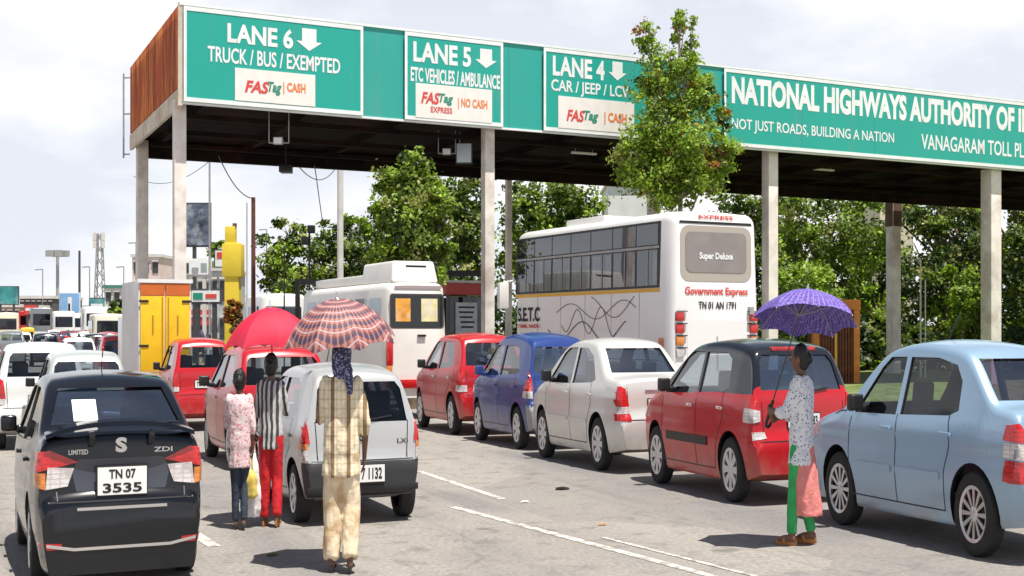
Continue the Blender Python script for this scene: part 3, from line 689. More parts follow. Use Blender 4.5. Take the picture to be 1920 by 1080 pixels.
def f_estilo(root, bvh, S, k):
    wiper(root, bvh, k, .05, .97, -.36, 1.02); badge(root, bvh, S, k, .83, .045, INK)
    q = MB()
    for i, (a, b) in enumerate(((-.40,1.14),(-.34,1.2),(-.28,1.12))): pass
    h = ray(bvh, 'rear', (-.5,.80)); put_text(q, 'LXi', (h[0].x-.01,-.42,.76), (0,-1,0), (0,0,1), .13, .045); q.scale(k).build('trim_lettering', INK, root, smooth=0, fix=False)
    q = MB(); h = ray(bvh, 'rear', (.0, .55)); q.box((-.02,-.66,.31),(.04,.66,.38)); q.scale(k).build('bumper_bar', BLACK, root, bevel=.02)
    antenna(root, k, 2.0, 1.46)
ESTILO = warp(HATCH, L=3.5, W=1.52, r=.285, belt=.93, bz=.60, xf=2.9, xr=.56, top=[(0,.54),(.02,.595),(.06,.61),(.072,.70),(.085,.92),(.12,1.0),(.26,1.36),(.36,1.44),(1.2,1.50),(1.85,1.475),(2.1,1.40),(2.75,.98),(2.92,.93),(3.3,.84),(3.46,.68),(3.5,.46)],
    rear=[(-.55,.97),(.55,.97),(.50,1.28),(.44,1.35),(-.44,1.35),(-.50,1.28)],
    side=[[(.62,1.03),(.80,.985),(1.56,.955),(1.56,1.37),(1.0,1.37),(.82,1.32)], [(1.64,.95),(2.6,.94),(2.5,1.02),(2.10,1.33),(1.96,1.37),(1.64,1.375)]], mirror=BLACK)
K7 = (.64,.74,.90); R7 = radians(90+23)
car('hatchback', 'silver hatchback with grey bumper and white plate in front of the man with plaid umbrella', place(ESTILO, K7, (772,966), R7, -1), R7, ESTILO, SILVER, K7, glr=GDARK, bumper=P('grey_bumper', (.028,.028,.03), .5), feat=f_estilo,
    lights=dict(tail=[([(.64,.62),(.755,.62),(.75,.72),(.65,.72)], 1, 'rear'), ([(.65,.72),(.75,.72),(.75,.78),(.65,.78)], 2, 'rear'), ([(.62,.78),(.75,.78),(.73,1.06),(.66,1.05)], 0, 'rear')]), plate=(.46,.16,.49,['TN 7 1132']), group='cars in the left lanes')
K8 = (.66,.76,.96)
car('hatchback', 'red hatchback standing beside the two girls under a red umbrella', place(REDH, K8, (425,880), RZ), RZ, REDH, RED2, K8, glr=GCLEAR, lights=T_TRI(), plate=(.48,.12,.78,['TN 02 5140']), feat=f_red, group='cars in the left lanes')
K9 = (.58,.65,.985)
car('hatchback', 'red hatchback just in front of the yellow delivery truck', place(REDH, K9, (316,808), RZ), RZ, REDH, RED, K9, glr=GCLEAR, lights=T_COL(), plate=(.48,.12,.78,['TN 18 2096']), group='cars in the left lanes')
K10 = (.66,.76,.96); INDICA = warp(HATCH, mirror=BLACK)
car('hatchback', 'white hatchback cut off by the left edge of the photo', place(INDICA, K10, (-12,842), RZ), RZ, INDICA, CARW, K10, glr=GCLEAR, lights=T_COL(), plate=(.48,.12,.72,['TN 21 8834']), group='cars in the left lanes')
K11 = (.64,.70,.90)
car('hatchback', 'pale silver hatchback right behind the roof of the black sedan', place(INDICA, K11, (72,862), RZ), RZ, INDICA, PALE, K11, glr=GMID, lights=T_COL(), plate=(.48,.12,.72,['TN 11 4609']), group='cars in the left lanes')
# ---------------------------------------------------------------- toll canopy
GA = Vector((-6.6, 25.0, 0)); GC = Vector((.891, .454, 0)); GE = Vector((-.42, .907, 0)); GN = Vector((.454, -.891, 0))
ZB, ZT, GD, GLEN = 6.20, 8.12, 6.8, 44.0
def G(u, v, z): return GA+GC*u+GE*v+Vector((0, 0, z))
def gbox(mb, u0, u1, v0, v1, z0, z1, mi=0):
    mb.hexa([G(u0,v0,z0), G(u1,v0,z0), G(u1,v1,z0), G(u0,v1,z0), G(u0,v0,z1), G(u1,v0,z1), G(u1,v1,z1), G(u0,v1,z1)], mi)
def SU(x): k = (x-CX)/FPX; return (25*k+6.6)/(.891-.454*k)          # along the sign face
def SZ(x, y): return CAMH+(HY-y)/FPX*(25+.454*SU(x))
GREEN = P('sign_green', (.012,.42,.33), .4, var=.07, vs=1.3); GREEN2 = P('fascia_green', (.03,.43,.36), .45, var=.12, vs=.9, dirt=(.12,.34,.30,.4))
for m, base in ((GREEN, (.010,.35,.285)), (GREEN2, (.025,.35,.30))):
    n = NT(m); x, y, z = n.xyz(); u = n.m('ADD', n.m('MULTIPLY', x, GC.x), n.m('MULTIPLY', y, GC.y)); q = n.mapv((2.2,2.2,.16)); st_ = n.noise(1.6, 7, .65, q)
    c = n.mix(n.m('MULTIPLY', n.smooth(st_, .52, .72), .35), base, (.10,.30,.26)); c = n.mix(n.m('MULTIPLY', n.smooth(n.noise(.5, 4), .4, .65), .3), c, (.008,.33,.27))
    c = n.mix(n.m('MULTIPLY', n.stripe(u, .41, .006), .55), c, (.01,.12,.10)); n.color(c)
SIGNW = P('sign_white', (.78,.80,.80), .5, var=.06, vs=4, dirt=(.55,.62,.60,.35)); SIGNP = P('sticker_white', (.80,.76,.72), .5, var=.05, vs=5)
LOGR = P('logo_red', (.62,.06,.05), .6); LOGG = P('logo_green', (.02,.25,.16), .6); LOGO = P('logo_orange', (.75,.22,.05), .6)
RUST = P('rusty_sheet', (.42,.09,.025), .8); n = NT(RUST)
o3 = n.xyz(); ln = n.t.nodes.new('ShaderNodeMapping'); ln.inputs['Scale'].default_value = (3.2,3.2,.30); n.t.links.new(n.c.outputs['Object'], ln.inputs[0])
rs = n.noise(1.5, 8, .7, ln.outputs[0]); r2 = n.noise(.7, 6, .6)
c = n.mix(n.smooth(rs, .40, .62), (.28,.045,.014), (.80,.26,.045)); c = n.mix(n.smooth(r2, .45, .7), c, (.50,.09,.02)); n.color(c); n.bump(rs, .4)
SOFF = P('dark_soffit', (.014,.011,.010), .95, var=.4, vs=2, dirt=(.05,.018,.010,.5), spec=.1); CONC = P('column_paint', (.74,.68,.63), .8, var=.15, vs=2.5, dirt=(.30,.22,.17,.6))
COLD = P('column_cap_paint', (.10,.055,.04), .8, var=.3, vs=5); FASC = P('cream_fascia', (.60,.52,.42), .75, var=.15, vs=3, dirt=(.3,.2,.14,.6))
root = thing('toll_canopy', 'long green toll plaza canopy on pale columns with a rusty red end panel', 'toll canopy', GA)
def gb(name, mb, mats, **k): mb.v = [tuple(Vector(p)-GA) for p in mb.v]; return mb.build(name, mats, root, **k)
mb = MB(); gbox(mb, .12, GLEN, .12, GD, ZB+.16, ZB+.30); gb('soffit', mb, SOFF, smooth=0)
mb = MB(); gbox(mb, .12, GLEN, .14, GD, ZT-.5, ZT-.38); gb('roof_sheet', mb, GREYM, smooth=0)
mb = MB(); gbox(mb, 0, GLEN, 0, .12, ZB, ZT); gb('front_fascia', mb, GREEN2, smooth=0)
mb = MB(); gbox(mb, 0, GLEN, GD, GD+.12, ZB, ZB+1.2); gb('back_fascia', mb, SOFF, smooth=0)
mb = MB(); nn = 46                                                  # corrugated rusty end
for i in range(nn):
    v0, v1 = .05+(GD-.05)*i/nn, .05+(GD-.05)*(i+.62)/nn; gbox(mb, -.045, 0, v0, v1, ZB+.30, ZT+.02)
gbox(mb, 0, .1, .12, GD, ZB+.32, ZT); gb('end_panel', mb, RUST, smooth=0)
mb = MB()
for i in range(6): v0 = .06+i*1.13; gbox(mb, -.05, .02, v0, v0+1.10, ZB-.10, ZB+.27)
gb('end_trim', mb, FASC, smooth=0)
mb = MB(); gbox(mb, -.06, .03, -.02, .05, ZB-.08, ZT+.05); gb('corner_trim', mb, FASC, smooth=0)
mb = MB(); gbox(mb, -.03, GLEN, -.03, .10, ZT, ZT+.05); gbox(mb, 0, GLEN, -.02, .05, ZB-.045, ZB); gb('edge_trim', mb, SIGNW, smooth=0)
for (z0, z1, w_) in ((4.2, 6.0, 0),):
    mb = MB()
    for z in (6.0, 7.0, 7.9): mb.bar(G(-.05, GD, z), G(-.19, GD+.1, z), .03, .03)
    for u in (-.19,): mb.bar(G(u, GD+.05, 5.9), G(u, GD+.05, 8.0), .035, .035)
    gb('end_ladder', mb, GREYM, smooth=0)
for i in range(13):                                                 # beams under the soffit
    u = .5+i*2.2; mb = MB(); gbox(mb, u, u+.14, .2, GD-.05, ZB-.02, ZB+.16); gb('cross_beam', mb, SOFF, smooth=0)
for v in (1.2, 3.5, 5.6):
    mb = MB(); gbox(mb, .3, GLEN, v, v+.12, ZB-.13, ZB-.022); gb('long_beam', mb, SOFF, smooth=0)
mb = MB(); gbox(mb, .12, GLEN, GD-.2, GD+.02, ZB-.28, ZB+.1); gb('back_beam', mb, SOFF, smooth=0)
def column(p, wd, dp, z1, capz=None):
    p = Vector(p); mb = MB()
    def cb(a, z0, zz, mi): mb.hexa([p+GC*sx*a[0]/2+GE*sy*a[1]/2+Vector((0,0,z)) for z in (z0, zz) for sx, sy in ((-1,-1),(1,-1),(1,1),(-1,1))], mi)
    cb((wd, dp), 0, capz or z1, 0)
    if capz: cb((wd*1.15, dp*1.15), capz, z1, 1)  # brown, slightly wider block at the column's top
    cb((wd*1.9, dp*1.9), 0, .02, 0) if False else None
    gb('column', mb, [CONC, COLD], bevel=.012)
for u, v, w_, d_, cz in ((.04,.42,.24,.24,0), (6.96,.36,.24,.24,0), (15.0,.36,.30,.30,0), (22.9,.36,.40,.40,0), (30.8,.36,.40,.40,0), (.20,6.45,.26,.30,0), (7.4,6.4,.26,.30,0), (15.2,6.4,.30,.30,0)):
    column(G(u, v, 0), w_, d_, ZB+.1, cz)
column((13.3,43.7,0), .36, .36, ZB, 5.2); column((-.1,36.5,0), .16, .16, ZB)
def sign(label, x0, x1, texts, cat='lane sign', stickers=()):
    u0, u1 = SU(x0), SU(x1); z0, z1 = ZB+.0, ZT-.02; r = thing('lane_sign', label, cat, G(u0, 0, 0), 0, 'green boards on the canopy front')
    O = G(u0, 0, 0)
    def sbox(name, mt, a0, a1, b0, b1, d0, d1):
        mb = MB(); mb.hexa([G(a, 0, z)+GN*d-O for z in (b0, b1) for a, d in ((a0, d1), (a1, d1), (a1, d0), (a0, d0))]); return mb.build(name, mt, r, smooth=0)
    sbox('board', GREEN, u0, u1, z0, z1, .045, .06)
    t = .085
    mb = MB()
    for a0, a1, b0, b1 in ((u0,u1,z0,z0+t), (u0,u1,z1-t,z1), (u0,u0+t*.7,z0+t,z1-t), (u1-t*.7,u1,z0+t,z1-t)):
        mb.hexa([G(a, 0, z)+GN*d-O for z in (b0, b1) for a, d in ((a0, .068), (a1, .068), (a1, .052), (a0, .052))])
    mb.build('border', SIGNW, r, smooth=0)
    for (nm, tx, xa, xb, ya, yb, mt, d, sh, bold) in texts:
        ua, ub = SU(xa), SU(xb); xm = (xa+xb)/2; za, zb = SZ(xm, yb), SZ(xm, ya); mb = MB(); o = G(ua, 0, za)+GN*d-O
        if tx == 'ARROW':
            w_, h_ = ub-ua, zb-za; pl = [(.5,0),(1,.42),(.78,.42),(.78,1),(.22,1),(.22,.42),(0,.42)]
            mb.add([o+GC*(q[0]*w_)+Vector((0,0,q[1]*h_)) for q in pl], [tuple(range(7))])
        elif tx == 'BOX':
            mb.hexa([G(a, 0, z)+GN*dd-O for z in (za, zb) for a, dd in ((ua, d), (ub, d), (ub, d-.02), (ua, d-.02))])
        else: put_text(mb, tx, o, GC, (0,0,1), ub-ua, zb-za, bold=bold, shear=sh)
        mb.build(nm, mt, r, smooth=0, fix=tx == 'BOX')
    return r
B = .035
sign('green board reading LANE 6 TRUCK / BUS / EXEMPTED at the left end of the canopy', 343, 679, [
    ('lettering','LANE 6',425,548,50,87,SIGNW,.065,0,B), ('arrow','ARROW',554,602,55,97,SIGNW,.065,0,0), ('lettering','TRUCK / BUS / EXEMPTED',388,636,99,128,SIGNW,.065,0,.02),
    ('sticker','BOX',439,589,135,195,SIGNP,.075,0,0), ('logo','FAS',457,503,153,176,LOGR,.08,.25,B), ('logo','Tag',500,526,155,180,LOGG,.08,.25,B), ('logo','| CASH',529,571,157,179,LOGO,.08,0,B)])
sign('green board reading LANE 5 with the NO CASH sticker', 757, 941, [
    ('lettering','LANE 5',773,881,84,122,SIGNW,.065,0,B), ('arrow','ARROW',889,929,93,129,SIGNW,.065,0,0), ('lettering','ETC VEHICLES / AMBULANCE',768,935,134,161,SIGNW,.065,0,.03),
    ('sticker','BOX',777,920,163,226,SIGNP,.075,0,0), ('logo','FAS',787,822,174,196,LOGR,.08,.25,B), ('logo','Tag',820,847,177,199,LOGG,.08,.25,B), ('logo','EXPRESS',805,845,202,213,LOGR,.08,0,.02), ('logo','| NO CASH',856,911,187,208,LOGO,.08,0,.03)])
sign('green board reading LANE 4 CAR / JEEP / LCV half hidden by the tree', 1017, 1222, [
    ('lettering','LANE 4',1034,1131,110,147,SIGNW,.065,0,B), ('arrow','ARROW',1138,1172,117,152,SIGNW,.065,0,0), ('lettering','CAR / JEEP / LCV',1031,1176,156,184,SIGNW,.065,0,.02),
    ('sticker','BOX',1044,1186,187,246,SIGNP,.075,0,0), ('logo','FAS',1059,1093,207,229,LOGR,.08,.25,B), ('logo','Tag',1091,1119,209,232,LOGG,.08,.25,B), ('logo','| CASH',1130,1172,213,236,LOGO,.08,0,B)])
sign('long green board reading NATIONAL HIGHWAYS AUTHORITY', 1355, 2110, [
    ('lettering','NATIONAL HIGHWAYS AUTHORITY OF INDIA',1369,1975,177,225,SIGNW,.065,0,.045), ('lettering','NOT JUST ROADS, BUILDING A NATION',1369,1673,236,261,SIGNW,.065,0,.012), ('lettering','VANAGARAM TOLL PLAZA',1724,1952,262,290,SIGNW,.065,0,.016)], 'name board')
# things hanging under the canopy
def lamp_frame(x, y0, y1, Y, wx, label):
    a = at(x, y1, Y); z0 = ZB+.1; t = thing('canopy_lamp', label, 'lamp', (a.x, a.y, z0), 0, 'lamps hung under the canopy'); d = a.z-z0
    for s in (-1, 1): mb = MB(); mb.bar((s*wx, 0, 0), (s*wx, 0, d), .018, .018); mb.build('hanger', GREYM, t, smooth=0)
    mb = MB(); mb.bar((-wx, 0, d), (wx, 0, d), .02, .02); mb.build('crossbar', GREYM, t, smooth=0)
    mb = MB(); mb.box((-.09,-.10,d-.03), (.09,.06,d+.09)); mb.box((-.10,-.13,d-.05), (.10,-.10,d+.11)); mb.build('lamp_head', GREYM, t, bevel=.01)
    mb = MB(); mb.box((-.08,-.136,d-.03), (.08,-.131,d+.09)); mb.build('lamp_glass', P('lamp_glass', (.7,.7,.7), .2), t, smooth=0)
lamp_frame(523, 215, 268, 26.6, .21, 'twin hung floodlight under the LANE 6 board')
lamp_frame(838, 238, 288, 29.3, .20, 'twin hung floodlight beside the white signal box under the LANE 5 board')
p = at(870, 287, 29.6); t = thing('lane_signal', 'white square lane signal hung under the LANE 5 board', 'lane signal', p)
mb = MB(); mb.box((-.17,-.05,-.22), (.17,.05,.22)); mb.build('signal_case', P('pale_blue_plate', (.55,.66,.78), .4), t, bevel=.012)
mb = MB(); mb.box((-.20,.05,-.25), (.20,.09,.25)); mb.build('back_plate', DARKGREY, t, smooth=0)
mb = MB(); mb.bar((-.1,0,.2), (-.1,0,ZB+.1-p.z), .025, .025); mb.build('hanger', GREYM, t, smooth=0)
p = at(536, 317, 31); t = thing('surveillance_camera', 'black box camera on a rod below the back edge of the canopy', 'camera', p)
mb = MB(); mb.box((-.14,-.2,-.09), (.14,.2,.06)); mb.box((-.16,-.24,.06), (.16,.2,.08)); mb.build('camera_case', BLACK, t, bevel=.01)
mb = MB(); mb.bar((0,0,.08), (0,0,ZB-p.z), .03, .03); mb.build('bracket', BLACK, t, smooth=0)
for x, y, Y, lb in ((1185, 285, 31, 'behind the tree'), (1545, 318, 36, 'under the long name board'), (1095, 287, 31.5, 'left of the tree')):
    p = at(x, y, Y); t = thing('tube_lamp', 'slim tube lamp under the canopy '+lb, 'lamp', p, atan2(GC.y, GC.x), 'lamps hung under the canopy')
    mb = MB(); mb.box((-.35,-.05,-.03), (.35,.05,.02)); mb.build('lamp_case', SIGNW, t, bevel=.008)
    for s in (-.25, .25): mb = MB(); mb.bar((s,0,.02), (s,0,ZB+.1-p.z), .015, .015); mb.build('hanger', GREYM, t, smooth=0)
# ---------------------------------------------------------------- the big coach
def rot2(rz): return Matrix.Rotation(rz, 3, 'Z')
def face_patch(mb, o, ux, uz, pts, d, n, mi=0):      # flat polygon on a plane
    mb.add([Vector(o)+Vector(ux)*a+Vector(uz)*b+Vector(n)*d for a, b in pts], [tuple(range(len(pts)))], mi)
def rr(x0, z0, x1, z1, r=.06, k=4):
    P_ = []
    for cx, cz, a0 in ((x1-r, z0+r, -pi/2), (x1-r, z1-r, 0), (x0+r, z1-r, pi/2), (x0+r, z0+r, pi)):
        for i in range(k+1): a = a0+pi/2*i/k; P_.append((cx+r*cos(a), cz+r*sin(a)))
    return P_
def coach_body(L_, W, z0, zt, lean=.10, tum=.05, r=.16, rearlean=.06):
    """box body: local x forward, rear at 0"""
    mb = MB(); rings = []
    xs = [0, .02, .08, .2]+[.2+(L_-.5)*i/6 for i in range(1, 6)]+[L_-.3, L_-.1, L_-.02, L_]
    def ring(x):
        e = min(1, x/.2) if x < .2 else min(1, (L_-x)/.3); ins = .10*(1-sqrt(max(0, 1-(1-e)**2))); hw = W/2-ins; pts = []
        def P_(y, z): return (x+rearlean*(z-z0)/(zt-z0)*(1-x/L_), y, z)
        z1 = zt-ins*.8; half = [(hw, z0), (hw, z0+.4), (hw, 1.2), (hw-tum*.5, (1.2+z1-r)/2), (hw-tum, z1-r)]
        for i in range(1, 5): a = pi/2*i/4; half.append((hw-tum-r+r*cos(a), z1-r+r*sin(a)))
        half += [((hw-tum-r)*.5, z1+.02), (0, z1+.03)]
        return [P_(y, z) for y, z in half]+[P_(-y, z) for y, z in reversed(half[:-1])]
    for x in xs: rings.append(ring(x))
    mb.loft(rings); return mb
BUSW = P('bus_white', (.78,.77,.75), .3, coat=.4, var=.03, vs=2, dirt=(.62,.57,.50,.3)); BUSG = glass('bus_glass', (.05,.055,.07), .10); PANEG = glass('bus_side_glass', (.48,.53,.58), .12)
YEL = P('yellow_stripe', (.72,.40,.04), .5); CURV = P('curve_print', (.05,.05,.05), .5); REARG = P('rear_screen_film', (.22,.19,.18), .12, coat=.6, var=.12, vs=2.5)
BL, BW, BZ0, BZT = 5.25, 1.78, .42, 3.52
rz = radians(90+28); NL = GP(1262, 818); NL = Vector((.1275*19.5, 19.5, 0)); bloc = NL-rot2(rz) @ Vector((0, BW/2, 0))
bus = thing('coach', 'tall white coach with S.E.T.C lettering on its side in the toll lane', 'coach', bloc, rz)
coach_body(BL, BW, BZ0, BZT).build('body', BUSW, bus, smooth=40)
def side_y(z): return BW/2-(.05*max(0, min(1, (z-1.2)/(BZT-.16-1.2))))
def sp(x, z, d=.006): return (x+.06*(z-BZ0)/(BZT-BZ0)*(1-x/BL), side_y(z)+d, z)
def sidequad(name, pts, mat, d, par=bus):
    mb = MB(); mb.add([sp(x, z, d) for x, z in pts], [tuple(range(len(pts)))]); return mb.build(name, mat, par, smooth=0, fix=False)
sidequad('window_band', [(.33,2.32), (BL-.06,2.32), (BL-.06,3.38), (.30,3.38)], BLACK, .004)
xs = [.36+.0, 1.0, 1.72, 2.42, 3.1, 3.78, 4.45, 5.14]
for a, b in zip(xs, xs[1:]):
    sidequad('side_window', [(a+.03,2.36), (b-.03,2.36), (b-.03,2.93), (a+.03,2.93)], PANEG, .010)
    sidequad('upper_window', [(a+.02,3.01), (b-.01,3.01), (b-.01,3.34), (a+.02,3.34)], PANEG, .010)
    for xm in ((a+b)/2-.02,): mb = MB(); mb.bar(sp(xm, 2.36, .016), sp(xm, 2.93, .016), .018, .008, up=(0,1,0)); mb.build('window_bar', GREYM, bus, smooth=0)
R = random.Random(4)
for i, (a, b) in enumerate(zip(xs, xs[1:])):                        # curtains and seat backs just inside the glass
    for j in range(2):
        x0 = a+.05+(b-a)*.5*j; w_ = R.uniform(.06,.26); zt_ = R.choice((2.9, 2.9, 2.72)); v_ = R.choice((.05,.12,.30,.5,.02))
        sidequad('curtain', [(x0, 2.37), (x0+w_, 2.37), (x0+w_, zt_), (x0, zt_)], P('curtain', (v_, v_*.96, v_*1.02), .9, var=.3, vs=9), .0065)
for x in (.9, 1.75, 2.6, 3.45, 4.3): sidequad('panel_seam', [(x, .7), (x+.012, .7), (x+.012, 2.25), (x, 2.25)], DARKGREY if x > 4 else GREYM, .0055)
mb = MB(); mb.bar(sp(.34, 2.97, .014), sp(BL-.07, 2.97, .014), .04, .012, up=(0,1,0)); mb.build('window_rail', GREYM, bus, smooth=0)
sidequad('yellow_stripe', [(.33,2.255), (BL-.05,2.255), (BL-.05,2.315), (.33,2.315)], YEL, .007)
mb = MB(); put_text(mb, 'S.E.T.C', sp(BL-.18, 1.80, .009), (-1,0,0), (0,0,1), .85, .27, bold=.03); mb.build('coach_lettering', INK, bus, smooth=0, fix=False)
mb = MB(); put_text(mb, 'TAMIL NADU', sp(BL-.18, 1.68, .009), (-1,0,0), (0,0,1), .85, .07, bold=.03); mb.build('coach_lettering', LOGR, bus, smooth=0, fix=False)
mb = MB()                                                           # printed looping lines
for k_, (x0, x1, zc, am, f_, ph) in enumerate(((1.0,3.6,1.78,.17,1.5,.2), (1.3,3.9,1.42,.20,1.7,2.1), (1.6,3.4,1.6,.26,2.3,4.0), (.7,2.6,1.86,.24,1.1,1.2))):
    pts = [(x0+(x1-x0)*i/60, zc+.2+am*sin(f_*2*pi*i/60+ph)*(1-.3*i/60)) for i in range(61)]
    pts = [p for p in pts if 1.25 < p[1] < 2.22]; wd_ = .010 if k_ != 1 else .016
    for a, b in zip(pts, pts[1:]):
        if b[0]-a[0] < .06: mb.bar(sp(a[0], a[1], .008), sp(b[0], b[1], .008), wd_, .004, up=(0,1,0))
mb.build('printed_curves', CURV, bus, smooth=0)
sidequad('side_marker', [(.20,1.24), (.34,1.24), (.34,1.52), (.20,1.52)], ORL, .012)
sidequad('panel_seam', [(.33,1.16), (BL-.05,1.16), (BL-.05,1.175), (.33,1.175)], DARKGREY, .006)
# rear face
def rx(z): return .06*(z-BZ0)/(BZT-BZ0)
def rearpoly(name, pts, mat, d, par=bus): mb = MB(); mb.add([(rx(z)-d, y, z) for y, z in pts], [tuple(range(len(pts)))]); return mb.build(name, mat, par, smooth=0, fix=False)
rearpoly('rear_screen_frame', rr(-.70,2.42,.70,3.30,.16), P('grey_beige_frame', (.40,.36,.31), .4), .006)
rearpoly('rear_screen', rr(-.60,2.56,.60,3.20,.10), REARG, .012)
rearpoly('top_lip', [(-.72,3.33),(.72,3.33),(.70,3.37),(-.70,3.37)], BLACK, .006)
mb = MB(); put_text(mb, 'EXPRESS', (rx(3.44)-.01, .34, 3.415), (0,-1,0), (0,0,1), .68, .06, bold=.03); mb.build('coach_lettering', LOGR, bus, smooth=0, fix=False)
mb = MB(); put_text(mb, 'Super Deluxe', (rx(2.8)-.018, .34, 2.74), (0,-1,0), (0,0,1), .66, .14, bold=.04); mb.build('coach_lettering', SIGNW, bus, smooth=0, fix=False)
mb = MB(); put_text(mb, 'Government Express', (rx(2.3)-.010, .62, 2.17), (0,-1,0), (0,0,1), 1.24, .16, bold=.03); mb.build('coach_lettering', LOGR, bus, smooth=0, fix=False)
mb = MB(); put_text(mb, 'TN 01 AN 1791', (rx(2.05)-.010, .36, 1.98), (0,-1,0), (0,0,1), .74, .12, bold=.03); mb.build('coach_lettering', INK, bus, smooth=0, fix=False)
for s in (1, -1):
    for z, mt in ((1.86,REDL), (1.67,REDL), (1.48,ORL), (1.29,WHL)):
        mb = MB(); mb.box((-.012, s*.655, z-.07), (.10, s*.80, z+.07)); mb.build('tail_lamp', mt, bus, bevel=.008)
        mb = MB(); mb.box((-.018, s*.60, z+.075), (.02, s*.79, z+.09)); mb.build('lamp_trim', BLACK, bus, smooth=0)
mb = MB(); mb.box((-.03,-.70,1.90), (.04,-.62,2.02)); mb.build('rear_handle', GREYM, bus, smooth=0)
rearpoly('engine_hatch', rr(-.58,.62,.58,1.80,.05), P('hatch_white', (.74,.73,.71), .35), .004); rearpoly('hatch_slot', [(-.012,1.0),(.012,1.0),(.012,1.55),(-.012,1.55)], GREYM, .008)
mb = MB(); mb.box((-.06,-BW/2+.02,.40), (.06,BW/2-.02,.62)); mb.build('rear_bumper', DARKGREY, bus, bevel=.02)
mb = MB(); mb.box((2.6,-.5,BZT+.02), (3.9,.5,BZT+.14)); mb.build('roof_hatch', BUSW, bus, bevel=.03)
for x in (1.25, 4.0):
    for s in (1, -1):
        o = bpy.data.objects.new('wheel', None); COL.objects.link(o); o.parent = bus; o.location = (x, s*(BW/2-.12), .5)
        if s < 0: o.rotation_euler = (0,0,pi)
        for q, mm in wheel_meshes(.5, .26, 8, 'cover', (.66,.72,1)): link(q, mm, o)
mb = MB(); mb.box((BL-.02, BW/2+.10, 2.05), (BL+.10, BW/2+.30, 2.55)); mb.bar((BL-.02, BW/2-.05, 2.6), (BL+.05, BW/2+.2, 2.55), .04, .04); mb.build('wing_mirror', BUSW, bus, bevel=.02)
# ---------------------------------------------------------------- white minibus
ML, MW = 5.8, 1.24; rz = radians(90+25); mloc = Vector(((783-CX)/FPX*23.0, 23.0, 0))
mini = thing('minibus', 'white minibus with roof air conditioner and two posters in its rear window', 'minibus', mloc, rz)
CREAMW = P('van_white', (.76,.74,.69), .35, coat=.3, var=.04, vs=2, dirt=(.6,.52,.44,.3))
coach_body(ML, MW, .40, 2.52, tum=.05, r=.14, rearlean=.04).build('body', CREAMW, mini, smooth=40)
mb = MB(); M = Matrix.Identity(4); mb.box((.12,-.46,2.52), (1.9,.46,2.92)); mb.v = [(p[0]+(.10 if p[2] > 2.8 and p[0] < .5 else 0), p[1]*(.88 if p[2] > 2.8 else 1), p[2]) for p in mb.v]; mb.build('air_conditioner', CREAMW, mini, bevel=.05, seg=3)
mb = MB(); mb.box((1.9,-.40,2.53), (5.3,.40,2.72)); mb.build('roof_rack', CREAMW, mini, bevel=.04)
def mrear(name, pts, mat, d): mb = MB(); mb.add([(.04*(z-.40)/2.12-d, y, z) for y, z in pts], [tuple(range(len(pts)))]); return mb.build(name, mat, mini, smooth=0, fix=False)
mrear('rear_window', rr(-.50,1.70,.50,2.28,.05), glass('minibus_rear_glass', (.10,.09,.09), .06), .006)
mrear('window_frame', rr(-.53,1.67,.53,2.31,.06), DARKGREY, .003)
mrear('poster', [(.13,1.80),(.42,1.80),(.42,2.22),(.13,2.22)], P('orange_poster', (.72,.33,.05), .6, var=.35, vs=7, dirt=(.75,.68,.5,.9)), .010); mrear('poster', [(-.40,1.80),(-.08,1.80),(-.08,2.22),(-.40,2.22)], P('yellow_poster', (.75,.66,.30), .6, var=.25, vs=7, dirt=(.75,.72,.66,.9)), .010)
mrear('rear_louvre', [(-.48,2.40),(.44,2.40),(.44,2.46),(-.48,2.46)], P('mauve_grille', (.36,.30,.30), .6), .012)
mb = MB(); mb.box((.19,-.24,2.80), (.2,.16,2.84)); mb.build('vent_slot', BLACK, mini, smooth=0)
mb = MB()
mb.box((-.02,-.16,1.52), (.01,.0,1.56)); mb.build('rear_handle', BLACK, mini, smooth=0)
for s in (1,-1):
    mb = MB(); mb.box((-.02, s*.48, 1.0), (.05, s*.60, 1.50)); mb.build('tail_lamp', REDL, mini, bevel=.01)
    mb = MB(); mb.box((-.03, s*.50, .84), (.05, s*.60, .99)); mb.build('indicator', ORL, mini, bevel=.01)
mb = MB(); mb.box((-.05,-.6,.58), (.08,.6,.74)); mb.build('rear_bumper', REDL, mini, bevel=.02)
for i in range(6):
    a = .35+i*.86; mb = MB(); mb.add([(x, MW/2+.006-.05*(z-1.2)/1.2, z) for x, z in rr(a,1.66,a+.72,2.24,.05)], [tuple(range(20))]); mb.build('side_window', PANEG, mini, smooth=0, fix=False)
for x in (.9, 4.6):
    for s in (1, -1):
        o = bpy.data.objects.new('wheel', None); COL.objects.link(o); o.parent = mini; o.location = (x, s*(MW/2-.1), .36)
        if s < 0: o.rotation_euler = (0,0,pi)
        for q, mm in wheel_meshes(.36, .2, 8, 'cover', (.66,.72,1)): link(q, mm, o)
